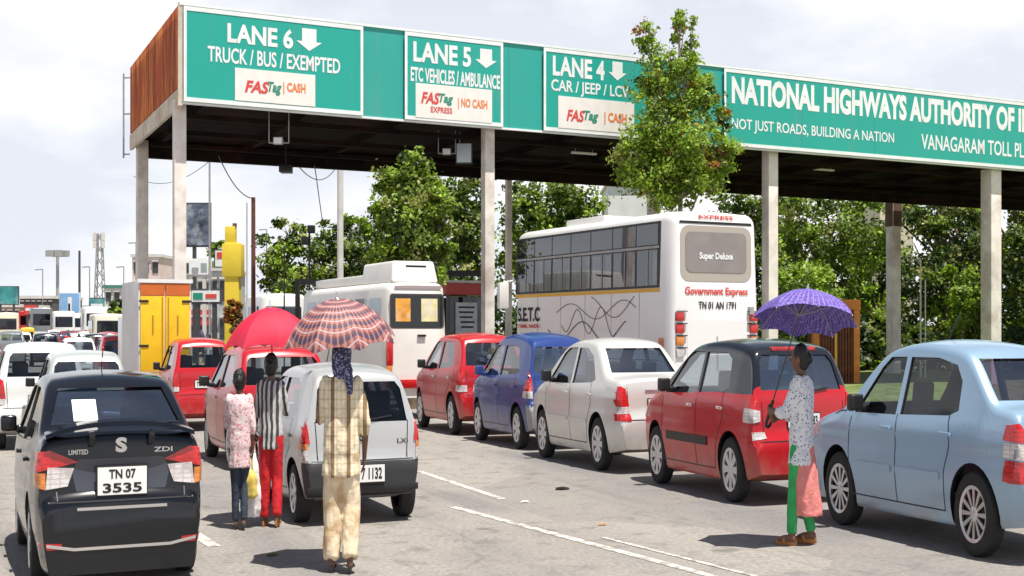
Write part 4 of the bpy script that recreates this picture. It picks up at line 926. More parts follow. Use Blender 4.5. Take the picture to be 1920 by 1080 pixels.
# ---------------------------------------------------------------- yellow truck
rz = radians(90+26); tk = thing('delivery_truck', 'small box truck with yellow double rear doors and orange top band', 'truck', Vector(((310-CX)/FPX*22.6, 22.6, 0)), rz)
TY = P('truck_yellow', (.82,.52,.010), .45, var=.06, vs=4, dirt=(.45,.26,.03,.3)); TO = P('truck_orange', (.55,.13,.02), .5, var=.1, vs=4)
mb = MB(); mb.box((.03,-.54,.92), (2.2,.54,2.66)); mb.build('cargo_box', P('box_grey_white', (.66,.63,.62), .55, var=.06, vs=3, dirt=(.45,.40,.36,.4)), tk, bevel=.02)
for s in (1, -1):
    mb = MB(); mb.box((-.005, s*.012, .96), (.028, s*.50, 2.36)); d = mb.build('rear_door', TY, tk, bevel=.008)
    mb = MB()
    for z in (1.42, 2.26): mb.box((-.02, s*.34, z-.02), (-.006, s*.53, z+.025))
    mb.build('door_hinge', BLACK, d, smooth=0)
    mb = MB(); mb.box((-.022, s*.24, 1.66), (-.006, s*.265, 2.0)); mb.box((-.022, s*.05, 1.0), (-.006, s*.07, 2.34)); mb.build('lock_rod', P('ochre_rod', (.40,.22,.02), .5), d, smooth=0)
    mb = MB(); mb.box((-.006, s*.012, 2.37), (.028, s*.50, 2.60)); mb.build('top_panel', TO, tk, smooth=0)
mb = MB(); mb.box((-.02,-.56,2.61), (.05,.56,2.68)); mb.build('roof_edge', SIGNW, tk, smooth=0)
mb = MB(); mb.box((-.04,-.50,.72), (.06,.50,.90)); mb.build('rear_bumper', TY, tk, bevel=.01)
for s in (1,-1): mb = MB(); mb.box((-.05, s*.36, .76), (-.03, s*.48, .86)); mb.build('tail_lamp', REDL, tk, smooth=0)
mb = MB(); mb.box((2.25,-.5,.5), (3.1,.5,2.0)); mb.build('cab', CARW, tk, bevel=.06)
mb = MB(); mb.box((0,-.3,.45), (3.0,.3,.7)); mb.build('chassis', DARKGREY, tk, smooth=0)
for x in (.6, 2.7):
    for s in (1, -1):
        o = bpy.data.objects.new('wheel', None); COL.objects.link(o); o.parent = tk; o.location = (x, s*.44, .31)
        if s < 0: o.rotation_euler = (0,0,pi)
        for q, mm in wheel_meshes(.31, .2, 8, 'cover', (.66,.72,1)): link(q, mm, o)
for o in tk.children_recursive:                                    # truck brought nearer the camera, shrunk to keep its image size
    if o.type == 'MESH' and o.parent.name.split('.')[0] != 'wheel':
        for v in o.data.vertices: v.co = (v.co.x*.85, v.co.y*.87, v.co.z*.955)
    elif o.type == 'EMPTY': o.location = (o.location.x*.85, o.location.y*.87, o.location.z)
# ---------------------------------------------------------------- trees
def leafmat(name, col, tr=.35):
    m = P(name, col, .55, var=.45, vs=2.2); t = m.node_tree; b = t.nodes['Principled BSDF']; o = [q for q in t.nodes if q.type == 'OUTPUT_MATERIAL'][0]
    tl = t.nodes.new('ShaderNodeBsdfTranslucent'); mx = t.nodes.new('ShaderNodeMixShader'); mx.inputs[0].default_value = tr
    tl.inputs[0].default_value = (col[0]*1.3, col[1]*1.4, col[2]*.8, 1)
    t.links.new(b.outputs[0], mx.inputs[1]); t.links.new(tl.outputs[0], mx.inputs[2]); t.links.new(mx.outputs[0], o.inputs[0]); return m
LV = [leafmat('leaf_dark', (.030,.058,.012)), leafmat('leaf_mid', (.12,.18,.02)), leafmat('leaf_light', (.26,.38,.035)), leafmat('leaf_dry', (.32,.12,.03)), leafmat('leaf_pale', (.30,.30,.10))]
BARK = P('bark', (.14,.10,.07), .9, var=.35, vs=8, bump=.5, bs=25); BARKP = P('pale_bark', (.36,.32,.27), .9, var=.3, vs=6, bump=.4, bs=20)
def tree(label, base, clumps, n, leaf, wts, name='tree', cat='tree', bark=None, trunk=.09, seed=1, group=None, droop=.0, aspect=1.6, trunktop=None, upright=0):
    """base (x,y); clumps: world ellipsoids (centre, radii); leaves fill every clump as small bent blades"""
    R = random.Random(seed); bx, by = base; r = thing(name, label, cat, (bx, by, 0), 0, group); O = Vector((bx, by, 0))
    zmin = min(c.z-q[2] for c, q in clumps); zmax = max(c.z+q[2] for c, q in clumps); cen = sum((c for c, q in clumps), Vector())/len(clumps)
    top = Vector((cen.x, cen.y, (trunktop or (zmin*.35+zmax*.65)))); f = Vector((bx, by, 0)); mb = MB(); pts = []
    for i in range(8):
        t = i/7; p = f.lerp(top, t); pts.append(p+Vector((R.uniform(-.06,.06)*t, R.uniform(-.06,.06)*t, 0))-O)
    mb.tube(pts, [trunk*(1.25 if i == 0 else 1-.1*i) for i in range(8)], 9)
    for c, q in clumps:
        t = max(.25, min(.9, (c.z-q[2]*.8)/max(.1, top.z))); s = pts[min(7, int(t*7))]; e = c-O; m_ = s.lerp(e, .5)+Vector((R.uniform(-.1,.1), R.uniform(-.1,.1), -.08))
        mb.tube([s, m_, e], [trunk*.42, trunk*.28, trunk*.10], 6)
        for _ in range(3): e2 = e+Vector((R.uniform(-.8,.8)*q[0], R.uniform(-.8,.8)*q[1], R.uniform(-.3,.85)*q[2])); mb.tube([m_.lerp(e, .6), e2], [trunk*.16, trunk*.05], 5)
    mb.build('trunk', bark or BARK, r, smooth=60)
    vol = [q[0]*q[1]*q[2] for c, q in clumps]; tot = sum(v**.75 for v in vol); g = MB()
    for (c, q), v in zip(clumps, vol):
        k = int(n*v**.75/tot); sub = []
        for _ in range(max(5, int(k/70))):                          # twig clusters inside the clump, denser near its surface
            d = Vector((R.gauss(0,1), R.gauss(0,1), R.gauss(0,1))).normalized(); rad = R.random()**.38*R.uniform(.8,1.12)
            sub.append((Vector((d.x*q[0], d.y*q[1], d.z*q[2]))*rad, R.uniform(.16,.36), R.choices(range(5), wts)[0], d))
        for _ in range(k):
            sc, sr, mi, dd = R.choice(sub); m_ = (q[0]+q[1]+q[2])/3
            p = c+sc+Vector((R.gauss(0,sr)*m_*.75, R.gauss(0,sr)*m_*.75, R.gauss(0,sr)*m_*.6))-O
            if R.random() < .3: mi = R.choices(range(5), wts)[0]
            nrm = (dd*.7+Vector((R.gauss(0,.6), R.gauss(0,.6), .5+R.gauss(0,.5)))).normalized(); ax = nrm.cross(Vector((R.gauss(0,1), R.gauss(0,1), R.gauss(0,1)+upright))).normalized(); ay = nrm.cross(ax)
            l = leaf*R.uniform(.6,1.35); a = ax*l*.5; b_ = ay*l*.5*aspect; dr = Vector((0,0,-droop*l))
            g.add([p-b_, p+a-b_*.1, p+b_+dr, p-a-b_*.1], [(0,1,2,3)], mi)
    g.build('crown', LV, r, smooth=0, fix=False); return r
def CL(Y, items, sy=None):                     # clumps given as photo ellipses at depth Y -> world ellipsoids
    R = random.Random(len(items)); out = []
    for it in items:
        x, y, rx_, ry_ = it[:4]; dy = it[4] if len(it) > 4 else R.uniform(-.5,.5)*rx_/FPX*Y
        out.append((at(x, y, Y+dy), (rx_/FPX*Y, (sy or rx_/FPX*Y), ry_/FPX*Y)))
    return out
# the slim tree before the boards
Y = 28.6
tree('slim tree with yellow green and reddish leaves standing before the canopy boards', (at(1272,0,Y).x, Y), CL(Y, [(1210,75,20,45),(1275,60,22,48),(1300,80,14,40),(1240,120,44,40),(1290,140,36,42),(1225,170,46,38),(1285,195,52,42),(1325,180,28,40),(1345,225,24,44),(1232,232,60,40),(1300,255,58,44),(1190,285,40,34),(1345,290,40,36),(1250,310,64,44),(1205,335,48,30),(1320,340,58,38),(1355,300,24,40),(1260,365,50,30),(1215,60,10,40),(1275,35,8,28),(1300,50,8,30)]), 24000, .056, (6,17,62,5,10), trunk=.10, seed=3, bark=BARKP, trunktop=6.5, aspect=1.8, droop=.3)
Y = 26.1
tree('full round green tree rising behind the white minibus', (at(772,0,Y).x, Y), CL(Y, [(775,300,34,26),(735,340,36,32),(800,335,34,34),(770,360,56,40),(730,395,36,38),(820,390,32,44),(775,420,60,46),(725,450,34,40),(820,450,34,44),(770,480,56,36),(730,505,40,34),(810,505,38,34)]), 17000, .062, (20,36,40,0,6), trunk=.10, seed=5, trunktop=4.0)
Y = 46
tree('small bushy tree to the left of the grey lamp post', (at(545,0,Y).x, Y), CL(Y, [(545,428,30,26),(520,455,34,30),(565,465,36,34),(535,495,44,34),(510,520,36,30),(575,510,34,34),(545,540,60,36)]), 5760, .112, (26,40,26,0,8), trunk=.10, seed=8, group='trees behind the toll lanes')
tree('leafy tree between the grey lamp post and the round green tree', (at(655,0,Y+2).x, Y+2), CL(Y+2, [(615,440,24,34),(660,420,30,30),(690,430,26,32),(640,465,44,34),(685,475,36,38),(630,510,44,36),(680,520,44,34),(650,550,64,30)]), 6720, .112, (34,38,20,0,8), trunk=.10, seed=9, group='trees behind the toll lanes')
Y = 45
tree('dark tree seen just left of the middle canopy column', (at(868,0,Y).x, Y), CL(Y, [(870,350,50,36),(850,390,44,44),(895,400,44,44),(865,440,54,44),(890,480,44,40),(845,485,40,40),(870,530,60,40)]), 6720, .112, (42,30,16,0,12), trunk=.12, seed=12, group='trees behind the toll lanes')
Y = 47
tree('broad green tree behind the coach under the canopy', (at(1050,0,Y).x, Y), CL(Y, [(985,370,40,40),(1040,355,50,30),(1090,375,50,36),(1030,400,64,44),(1105,410,40,34),(970,420,44,44),(1000,470,64,44),(1070,450,60,40),(965,500,40,40)]), 8960, .112, (28,38,28,0,6), trunk=.14, seed=14, group='trees behind the toll lanes')
Y = 52
tree('bright green tree between the two right hand canopy columns', (at(1560,0,Y).x, Y), CL(Y, [(1480,385,44,30),(1545,375,60,34),(1620,380,44,36),(1500,430,56,40),(1580,425,64,44),(1640,440,36,44),(1480,480,50,40),(1550,490,64,44),(1625,500,46,44),(1500,540,60,40),(1590,555,60,44),(1640,570,40,44),(1540,600,70,36)], 1.2), 13120, .12, (16,34,38,0,12), trunk=.2, seed=17, group='trees behind the toll lanes')
tree('low yellow green bush beside the purple umbrella', (at(1510,0,Y-4).x, Y-4), CL(Y-4, [(1470,525,34,28),(1510,515,40,26),(1550,545,34,34),(1480,570,44,40),(1530,590,50,40),(1500,640,70,40)], .9), 5760, .105, (6,26,62,0,6), name='bush', cat='bush', trunk=.07, seed=18)
Y = 53
tree('dark dense tree right of the thick canopy column', (at(1770,0,Y).x, Y), CL(Y, [(1760,365,44,30),(1810,380,44,40),(1735,420,40,44),(1790,440,60,50),(1835,450,36,56),(1725,490,36,50),(1770,510,60,54),(1830,530,44,54),(1730,570,44,50),(1790,590,60,50),(1840,610,50,50),(1740,640,60,40)], 1.2), 13120, .12, (54,22,12,0,12), trunk=.2, seed=21, group='trees behind the toll lanes')
tree('light green young tree left of the far right column', (at(1815,0,Y-6).x, Y-6), CL(Y-6, [(1800,515,24,24),(1825,545,30,36),(1795,560,26,30),(1840,590,26,40),(1810,600,40,36),(1820,640,46,30)], .7), 4160, .105, (8,36,56,0,0), name='young_tree', trunk=.07, seed=22)
tree('tree filling the right edge beyond the last column', (at(1925,0,Y-2).x, Y-2), CL(Y-2, [(1900,360,30,30),(1945,380,50,44),(1905,430,36,44),(1950,460,50,50),(1905,510,34,50),(1940,560,60,50),(1900,600,36,44),(1950,640,60,44)], 1.1), 9600, .12, (34,34,26,0,6), trunk=.2, seed=24, group='trees behind the toll lanes')
tree('tree behind the coach and the slim tree', (at(1400,0,Y+2).x, Y+2), CL(Y+2, [(1380,390,50,40),(1420,430,50,44),(1440,400,40,40),(1410,490,60,50),(1430,560,60,50),(1400,620,70,44),(1460,640,50,40)], 1.2), 8960, .12, (44,34,16,0,6), trunk=.2, seed=26, group='trees behind the toll lanes')
# ---------------------------------------------------------------- people
from mathutils import noise as mnoise
SKIN = P('skin_brown', (.16,.075,.045), .55, var=.12, vs=9); HAIR = P('black_hair', (.008,.007,.007), .45, bump=.5, bs=60); EYE = P('eye_white', (.6,.58,.55), .3)
def hand(mb, wr, d, pn, grip):
    d = d.normalized(); pn = (pn-d*pn.dot(d)).normalized(); sd = d.cross(pn)
    M = Matrix((sd, pn, d)).transposed()
    mb.ell(wr+d*.045, (.040, .017, .050), 12, 8, M=M); mb.tube([wr-d*.02, wr+d*.03], [.024, .026], 8, ry=.018)
    pc = wr+d*.068+pn*.032
    for i in range(4):
        o = sd*(-.029+.0193*i); l = (.060,.074,.069,.054)[i]; b = wr+d*(.082-.004*abs(i-1.5))+o; r = (.0085,.009,.0088,.0078)[i]
        if grip:
            pts = [b-d*.01]+[pc+o+(d*cos(a)+pn*sin(a))*.027 for a in (.15, .75, 1.4, 2.1, 2.8, 3.4)]
            mb.tube(pts, [r*1.1, r*1.1, r*1.05, r, r, r*.95, r*.85], 7)
        else:
            mb.tube([b-d*.012, b+d*l*.35+pn*l*.06, b+d*l*.68+pn*l*.22, b+d*l*.92+pn*l*.45], [r*1.1, r*1.05, r, r*.8], 7)
    b = wr+d*.026+sd*.036*(1 if True else -1)
    if grip: mb.tube([b-sd*.012, b+d*.022+pn*.022+sd*.004, pc+sd*.026-d*.020+pn*.014, pc+sd*.010+pn*.026-d*.012], [.013,.011,.0105,.009], 7)
    else: mb.tube([b-sd*.014, b+(d*.6+sd*.55+pn*.25)*.03, b+(d*.85+sd*.4+pn*.4)*.058], [.013,.0105,.0085], 7)
    return pc
def wrinkle(me, amp, fr, k=(1,1,.5)):
    for v in me.vertices:
        q = Vector((v.co.x*fr*k[0], v.co.y*fr*k[1], v.co.z*fr*k[2])); v.co += v.normal*amp*mnoise.noise(q)+v.normal*amp*.5*mnoise.noise(q*2.3)
def person(label, loc, rz, H, sw, arms, legs, clothes, hair, shoes=None, tilt=0, group='people walking between the cars', footyaw=0):
    """one continuous body grown from tapered limbs; arms: [(elbow, wrist, palm normal, grip)] left,right; legs: [(knee, ankle)]"""
    h = H/1.6; r = thing('person', label, 'person', loc, rz, group); mb = MB(); V = Vector
    def el(z, rx, ry, x=0, y=0, n=20): return [(x+rx*cos(2*pi*i/n), y+ry*sin(2*pi*i/n), z) for i in range(n)]
    mb.loft([el(.78,.13,.09), el(.84,.165,.11), el(.92,.15,.105), el(1.0,.128,.092), el(1.1,.14,.10), el(1.2,.165,.105), el(1.28,.165,.095), el(1.325,.11,.075), el(1.36,.055,.055), el(1.42,.047,.052,0,.01)])
    hd = V((0,.02,1.49)); hf = .78/sw if sw < .72 else 1.1; mb.ell(hd, (.073,.092,.102), 20, 14); mb.ell(hd+V((0,.028,-.058)), (.055,.062,.062), 16, 10)
    mb.ell(hd+V((0,.105,-.02)), (.013,.022,.022), 8, 6); mb.ell(hd+V((0,.088,-.062)), (.024,.014,.010), 8, 6)
    for s in (-1, 1): mb.ell(hd+V((s*.076,-.005,-.015)), (.012,.020,.030), 8, 6); mb.ell(hd+V((s*.032,.082,.014)), (.022,.014,.008), 8, 6)
    pcs = []
    for s, (e, w_, pn, gr) in zip((-1, 1), arms):
        sh = V((s*.165, 0, 1.285)); e, w_ = V(e), V(w_)
        mb.tube([sh-V((s*.05,0,-.005)), sh, sh.lerp(e,.5), e, e.lerp(w_,.45), w_], [.05,.050,.044,.037,.034,.025], 12); mb.ell(sh, .05); mb.ell(e, .037)
        pcs.append(hand(mb, w_, w_-e, V(pn), gr))
    for s, (k_, a) in zip((-1, 1), legs):
        hp = V((s*.085, 0, .83)); k_, a = V(k_), V(a)
        mb.tube([hp, hp.lerp(k_,.5), k_, k_.lerp(a,.4), a], [.085,.072,.052,.050,.034], 14); mb.ell(k_, .053)
        ft = V((sin(footyaw)*1, cos(footyaw), 0)); mb.tube([a-ft*.045+V((0,0,-.035)), a+V((0,0,-.028)), a+ft*.10+V((0,0,-.042)), a+ft*.165+V((0,0,-.052))], [.030,.036,.036,.022], 12, ry=[.034,.034,.022,.016])
    for q in (mb,): q.v = [(p[0], p[1], p[2]) for p in q.v]
    K = (h*sw, h*sw, h)  # sw squeezes width and depth to match the narrowed image
    def fin(m, nm, mt, par=r, sm=60):
        for v in m.vertices: v.co = (v.co.x*K[0], v.co.y*K[1], v.co.z*K[2])
        m.materials.append(mt); shade(m, sm); return link(nm, m, par)
    def widen(m):                                                       # the head keeps a round outline on a figure squeezed to fit the image
        for v in m.vertices:
            t = max(0, min(1, (v.co.z-1.36)/.05))
            if abs(v.co.x) < .12 and v.co.y > -.2: v.co.x *= 1+(hf-1)*t
        return m
    body = fin(widen(remesh(mb, .0095, 2)), 'body', SKIN)
    for s in (-1, 1):
        q = MB(); q.ell(hd+V((s*.032*hf,.088,.002)), (.011,.006,.007), 8, 6); fin(q.mesh('e'), 'eye', EYE, body)
    if hair:
        q = MB(); q.ell(hd+V((0,-.012,.018)), (.082,.094,.098), 18, 12); q.ell(hd+V((0,-.04,-.03)), (.074,.066,.085), 14, 10)
        if hair == 'braid': q.tube([hd+V((0,-.095,-.02)), V((.01,-.125,1.36)), V((0,-.135,1.26)), V((-.01,-.13,1.15))], [.034,.03,.022,.010], 8)
        if hair == 'bun': q.ell(hd+V((0,-.11,-.01)), (.045,.04,.045), 10, 8)
        m = remesh(q, .012, 2)
        for v in m.vertices:                                            # keep the face clear
            if v.co.y > .075 and v.co.z < 1.555: v.co.y = .072
        wrinkle(m, .006, 40); fin(widen(m), 'hair', HAIR)
    for nm, mt, geo, vox, amp in clothes:
        q = MB(); geo(q, el, V, arms, legs); m = remesh(q, vox, 3); wrinkle(m, amp, 11, (1.6,1.6,.5)); wrinkle(m, amp*.35, 28, (1,1,.8)); fin(widen(m) if nm == 'head_scarf' else m, nm, mt)
    if shoes:
        for s, (k_, a) in zip((-1, 1), legs):
            a = V(a); ft = V((sin(footyaw), cos(footyaw), 0)); q = MB()
            q.tube([a-ft*.06+V((0,0,-.060)), a+V((0,0,-.058)), a+ft*.10+V((0,0,-.060)), a+ft*.185+V((0,0,-.062))], [.030,.040,.042,.022], 12, ry=[.016,.020,.018,.012])
            q.tube([a+ft*.09+V((-.045,0,-.06)), a+ft*.09+V((0,0,-.015)), a+ft*.09+V((.045,0,-.06))], .012, 8)
            fin(remesh(q, .009, 1), 'shoe', shoes)
    inv = [Vector((p[0]*K[0], p[1]*K[1], p[2]*K[2])) for p in pcs]
    return r, [r.location+Matrix.Rotation(rz, 3, 'Z') @ p for p in inv]
def shirt(hem, hemr, sleeve, flare=0, shift=(0,0), top=1.325, ex=.022):
    def g(q, el, V, arms, legs):
        sx, sy = shift
        zs = [hem+(.84-hem)*i/4 for i in range(4)]
        R_ = [el(z, hemr[0]+(.172-hemr[0])*((z-hem)/(.84-hem)), hemr[1]+(.122-hemr[1])*((z-hem)/(.84-hem)), sx*(1-(z-hem)/(.84-hem)), sy*(1-(z-hem)/(.84-hem))) for z in zs] if hem < .83 else [el(hem, *hemr)]
        q.loft(R_+[el(z, a+ex, b+ex) for z, a, b in ((max(.86, hem+.02),.163,.112), (.96,.15,.105), (1.06,.147,.105), (1.16,.162,.11), (1.25,.168,.105), (1.295,.150,.09), (top,.085,.068), (top+.025,.056,.058))])
        for s, (e, w_, pn, gr) in zip((-1, 1), arms):
            sh = V((s*.165,0,1.285)); e, w_ = V(e), V(w_); q.ell(sh, .068)
            if sleeve <= 1: q.tube([sh-V((s*.06,0,0)), sh, sh.lerp(e,.5*sleeve), sh.lerp(e, sleeve)], [.062,.066,.064,.066], 14)
            else: q.tube([sh-V((s*.06,0,0)), sh, sh.lerp(e,.5), e, e.lerp(w_, (sleeve-1)*.5), e.lerp(w_, sleeve-1)], [.062,.066,.062,.056,.053,.050], 14); q.ell(e, .056)
    return g
def trousers(rt, rk, ra, end=1.0):
    def g(q, el, V, arms, legs):
        q.loft([el(.74,.13,.10), el(.80,.172,.118), el(.86,.175,.118), el(.92,.16,.11)])
        for s, (k_, a) in zip((-1, 1), legs):
            hp = V((s*.085,0,.84)); k_, a = V(k_), V(a); a2 = k_.lerp(a, end)
            q.tube([hp, hp.lerp(k_,.35), hp.lerp(k_,.7), k_, k_.lerp(a2,.5), a2], [rt, rt*.98, (rt+rk)/2, rk, (rk+ra)/2, ra], 16)
    return g
def skirt(z0, z1, r0, r1, sh=(0,0)):
    def g(q, el, V, arms, legs):
        q.loft([el(z0+(z1-z0)*t, r0[0]+(r1[0]-r0[0])*t, r0[1]+(r1[1]-r0[1])*t, sh[0]*(1-t), sh[1]*(1-t)) for t in (0,.2,.4,.6,.8,1)])
    return g
# umbrellas: the shaft runs from the hand to the canopy
def umbrella(label, hand_p, apex, R, D, mat, tilt_to=None, name='umbrella', grp='umbrellas carried by walkers'):
    hand_p, apex = Vector(hand_p), Vector(apex); ax = (apex-hand_p).normalized(); base = hand_p-ax*.10; Ls = (apex-base).length
    r = thing(name, label, 'umbrella', base, 0, grp); r.rotation_euler = ax.to_track_quat('Z', 'Y').to_euler(); N, T = 64, 12
    T0 = Matrix.Identity(3)
    if tilt_to is not None: T0 = ax.to_track_quat('Z', 'Y').to_matrix().inverted() @ Vector((0,0,1)).rotation_difference(Vector(tilt_to).normalized()).to_matrix() 
    def pt(t, a, off=0):
        g_ = abs(sin(4*a)); rad = R*(1-(1-t)**1.25)*(cos(pi/8)/cos((a % (pi/4))-pi/8)*1.03)*(1-.05*g_*t); z = -D*t**1.75+.03*g_*t*t
        return T0 @ Vector((rad*cos(a), rad*sin(a), z-off))+Vector((0,0,Ls))
    mb = MB(); rings = [[pt(max(.01, i/T), 2*pi*j/N) for j in range(N)] for i in range(T+1)]+[[pt(max(.01, i/T)*.995, 2*pi*j/N, .004) for j in range(N)] for i in range(T, -1, -1)]
    mb.loft(rings); c = mb.build('canopy', mat, r, smooth=18)
    for j in range(8):
        a = 2*pi*j/8; mb = MB(); mb.tube([pt(i/T, a, .010) for i in range(1, T+1)], .0035, 5); mb.tube([pt(.5, a, .012), Vector((0,0,Ls-D*.8))], .003, 5); mb.build('rib', GREYM, r)
    mb = MB(); mb.tube([(0,0,0), (0,0,Ls+.05)], [.0055, .005], 8); mb.build('shaft', DARKGREY, r)
    mb = MB(); mb.tube([(0,0,.17), (0,0,-.02), (.01,0,-.05), (.035,0,-.065), (.055,0,-.045), (.055,0,-.02)], [.012]*6, 8); mb.build('handle', BLACK, r)
    mb = MB(); mb.lathe([(.001,Ls+.06),(.006,Ls+.055),(.008,Ls+.01),(.02,Ls-.002),(.001,Ls-.006)], 10); mb.build('ferrule', CHROME, r)
    return r
def fabric(name, rough=.7, tr=0):
    m = P(name, (.5,.5,.5), rough); return m, NT(m)
m1, n = fabric('plaid_cloth', .6); x, y, z = n.xyz()
ang = n.m('ARCTAN2', y, x); rad = n.m('SQRT', n.m('ADD', n.m('MULTIPLY', x, x), n.m('MULTIPLY', y, y)))
c = n.mix(n.stripe(rad, 17, .55), (.17,.035,.04), (.34,.12,.09)); c = n.mix(n.stripe(rad, 17, .26, .3), c, (.05,.03,.07)); c = n.mix(n.m('MULTIPLY', n.stripe(ang, 7.64, .30), .55), c, (.40,.25,.21))
c = n.mix(n.m('MULTIPLY', n.stripe(ang, 7.64, .2, .5), .8), c, (.09,.04,.08)); c = n.mix(n.stripe(rad, 17, .10, .75), c, (.46,.33,.36)); n.color(c); PLAID = m1
m1, n = fabric('red_umbrella_cloth', .6); n.color(n.mix(n.smooth(n.noise(4, 3), .4, .6), (.52,.008,.035), (.60,.012,.05))); REDU = m1
m1, n = fabric('violet_print_cloth', .6); x, y, z = n.xyz(); ang = n.m('ARCTAN2', y, x); rad = n.m('SQRT', n.m('ADD', n.m('MULTIPLY', x, x), n.m('MULTIPLY', y, y)))
vo = n.t.nodes.new('ShaderNodeTexVoronoi'); vo.inputs['Scale'].default_value = 58; n.t.links.new(n.c.outputs['Object'], vo.inputs['Vector'])
c = n.mix(n.m('LESS_THAN', vo.outputs['Distance'], .42), (.085,.05,.29), (.22,.16,.50)); c = n.mix(n.m('MULTIPLY', n.stripe(rad, 26, .35), .6), c, (.07,.035,.24)); c = n.mix(n.m('MULTIPLY', n.stripe(ang, 10.2, .22), .45), c, (.36,.28,.62)); n.color(c); VIOL = m1
m1, n = fabric('beige_check_shirt', .8); x, y, z = n.xyz()
c = n.mix(n.m('MULTIPLY', n.stripe(x, 34, .35), .7), (.80,.71,.52), (.66,.52,.33)); c = n.mix(n.m('MULTIPLY', n.stripe(z, 16, .18), .45), c, (.50,.34,.17))
c = n.mix(n.m('MULTIPLY', n.stripe(x, 9.2, .24, .62), .9), c, (.20,.105,.045)); c = n.mix(.5, c, n.mix(n.smooth(n.noise(30, 4), .35, .65), .8, 1.15), 'MULTIPLY'); n.color(c); n.bump(n.noise(14, 4), .5); SHIRT = m1
m1, n = fabric('sand_trousers', .85); x, y, z = n.xyz(); c = n.mix(n.smooth(n.noise(7, 5), .42, .66), (.76,.63,.45), (.56,.38,.20)); n.color(c); n.bump(n.noise(16, 4), .5); SAND = m1
def printed(name, base, ink, sc, th, ink2=None):
    m, n = fabric(name, .8); v = n.t.nodes.new('ShaderNodeTexVoronoi'); v.inputs['Scale'].default_value = sc; n.t.links.new(n.c.outputs['Object'], v.inputs['Vector'])
    c = n.mix(n.m('LESS_THAN', v.outputs['Distance'], th), base, ink)
    if ink2: c = n.mix(n.m('GREATER_THAN', n.noise(sc*.35, 4, .7), .56), c, ink2)
    n.color(c); n.bump(n.noise(18, 4), .4); return m
PINKP = printed('pink_print', (.74,.56,.56), (.60,.22,.26), 38, .33, (.78,.70,.70)); BLUEP = printed('white_blue_print', (.74,.74,.76), (.10,.14,.30), 46, .30, (.60,.62,.70))
m1, n = fabric('grey_stripe_top', .8); x, y, z = n.xyz(); n.color(n.mix(n.stripe(n.m('ADD', x, n.m('MULTIPLY', n.noise(5), .05)), 24, .5), (.55,.54,.52), (.06,.055,.06))); STRP = m1
JEAN = P('dark_jeans', (.030,.042,.065), .85, var=.3, vs=9, bump=.4, bs=30); REDT = P('red_trousers', (.55,.012,.02), .8, var=.12, vs=8, bump=.5, bs=18); GREENT = P('green_leggings', (.03,.36,.10), .8, var=.15, vs=8, bump=.4, bs=18)
CORAL = P('coral_cloth', (.68,.22,.20), .85, var=.18, vs=9, bump=.5, bs=16); WCLOTH = P('white_cloth', (.80,.79,.78), .85, var=.05, vs=5, bump=.5, bs=14); SANDAL = P('tan_sandal', (.42,.17,.05), .6); DSH = P('dark_shoe', (.03,.025,.022), .5)
SCARF = printed('dark_check_scarf', (.04,.04,.10), (.28,.28,.42), 60, .4)
# man
mp = GP(640,1073); ra = ((-.22,.10,1.06),(-.05,.30,1.16),(.9,.1,.3),True), ((.255,-.03,1.03),(.235,.08,.80),(-1,.1,0),False)
def scarf(q, el, V, arms, legs):
    q.loft([el(1.30,.09,.085,0,-.01), el(1.37,.085,.09,0,-.01), el(1.44,.088,.105,0,-.002), el(1.53,.088,.105,0,0), el(1.585,.06,.075,0,0), el(1.605,.02,.03)])
    q.tube([(.03,-.08,1.45),(.09,-.12,1.33),(.10,-.13,1.22)], [.05,.045,.03], 8)
mr, ph = person('person in a long beige checked shirt walking away under a plaid umbrella', mp, radians(4), 1.60, .66, ra, (((-.095,.03,.45),(-.10,.0,.085)), ((.10,.02,.46),(.095,-.10,.10))),
    [('shirt', SHIRT, shirt(.66, (.215,.145), 1.35, ex=.032), .016, .014), ('trousers', SAND, trousers(.105,.092,.088,.98), .016, .014), ('head_scarf', SCARF, scarf, .015, .008)], 'short', DSH)
umbrella('plaid red and white umbrella held over the person in beige', ph[0], at(632,560,8.72), .395, .31, PLAID)
# the two girls
g1 = GP(449,993)
ra = ((-.20,.12,1.04),(-.10,.28,1.14),(.9,.1,.3),True), ((.22,-.03,1.02),(.215,.03,.80),(-1,.1,0),True)
gr, h1 = person('girl in a pink print top and dark jeans sharing a red umbrella', g1, radians(12), 1.34, .60, ra, (((-.07,.02,.45),(-.06,.03,.085)), ((.085,.04,.46),(.07,-.09,.10))),
    [('top', PINKP, shirt(.62, (.185,.135), 1.3, ex=.024), .016, .010), ('jeans', JEAN, trousers(.098,.066,.056,.99), .015, .008)], 'bun', DSH)
g2 = GP(508,988)
ra2 = ((-.23,.03,1.05),(-.27,.06,.88),(.9,.1,0),True), ((.20,.13,1.06),(.02,.30,1.20),(-.9,.1,.3),True)
gr2, h2 = person('girl in a striped grey top and red trousers holding a white bag', g2, radians(-6), 1.47, .60, ra2, (((-.09,.02,.45),(-.12,.04,.085)), ((.09,.03,.46),(.11,-.06,.10))),
    [('top', STRP, shirt(.72, (.182,.13), 1.25, ex=.022), .016, .010), ('trousers', REDT, trousers(.104,.082,.078,.97), .015, .010)], 'bun', SANDAL)
umbrella('plain red umbrella shared by the two girls', h2[1], at(506,576,10.75), .385, .34, REDU)
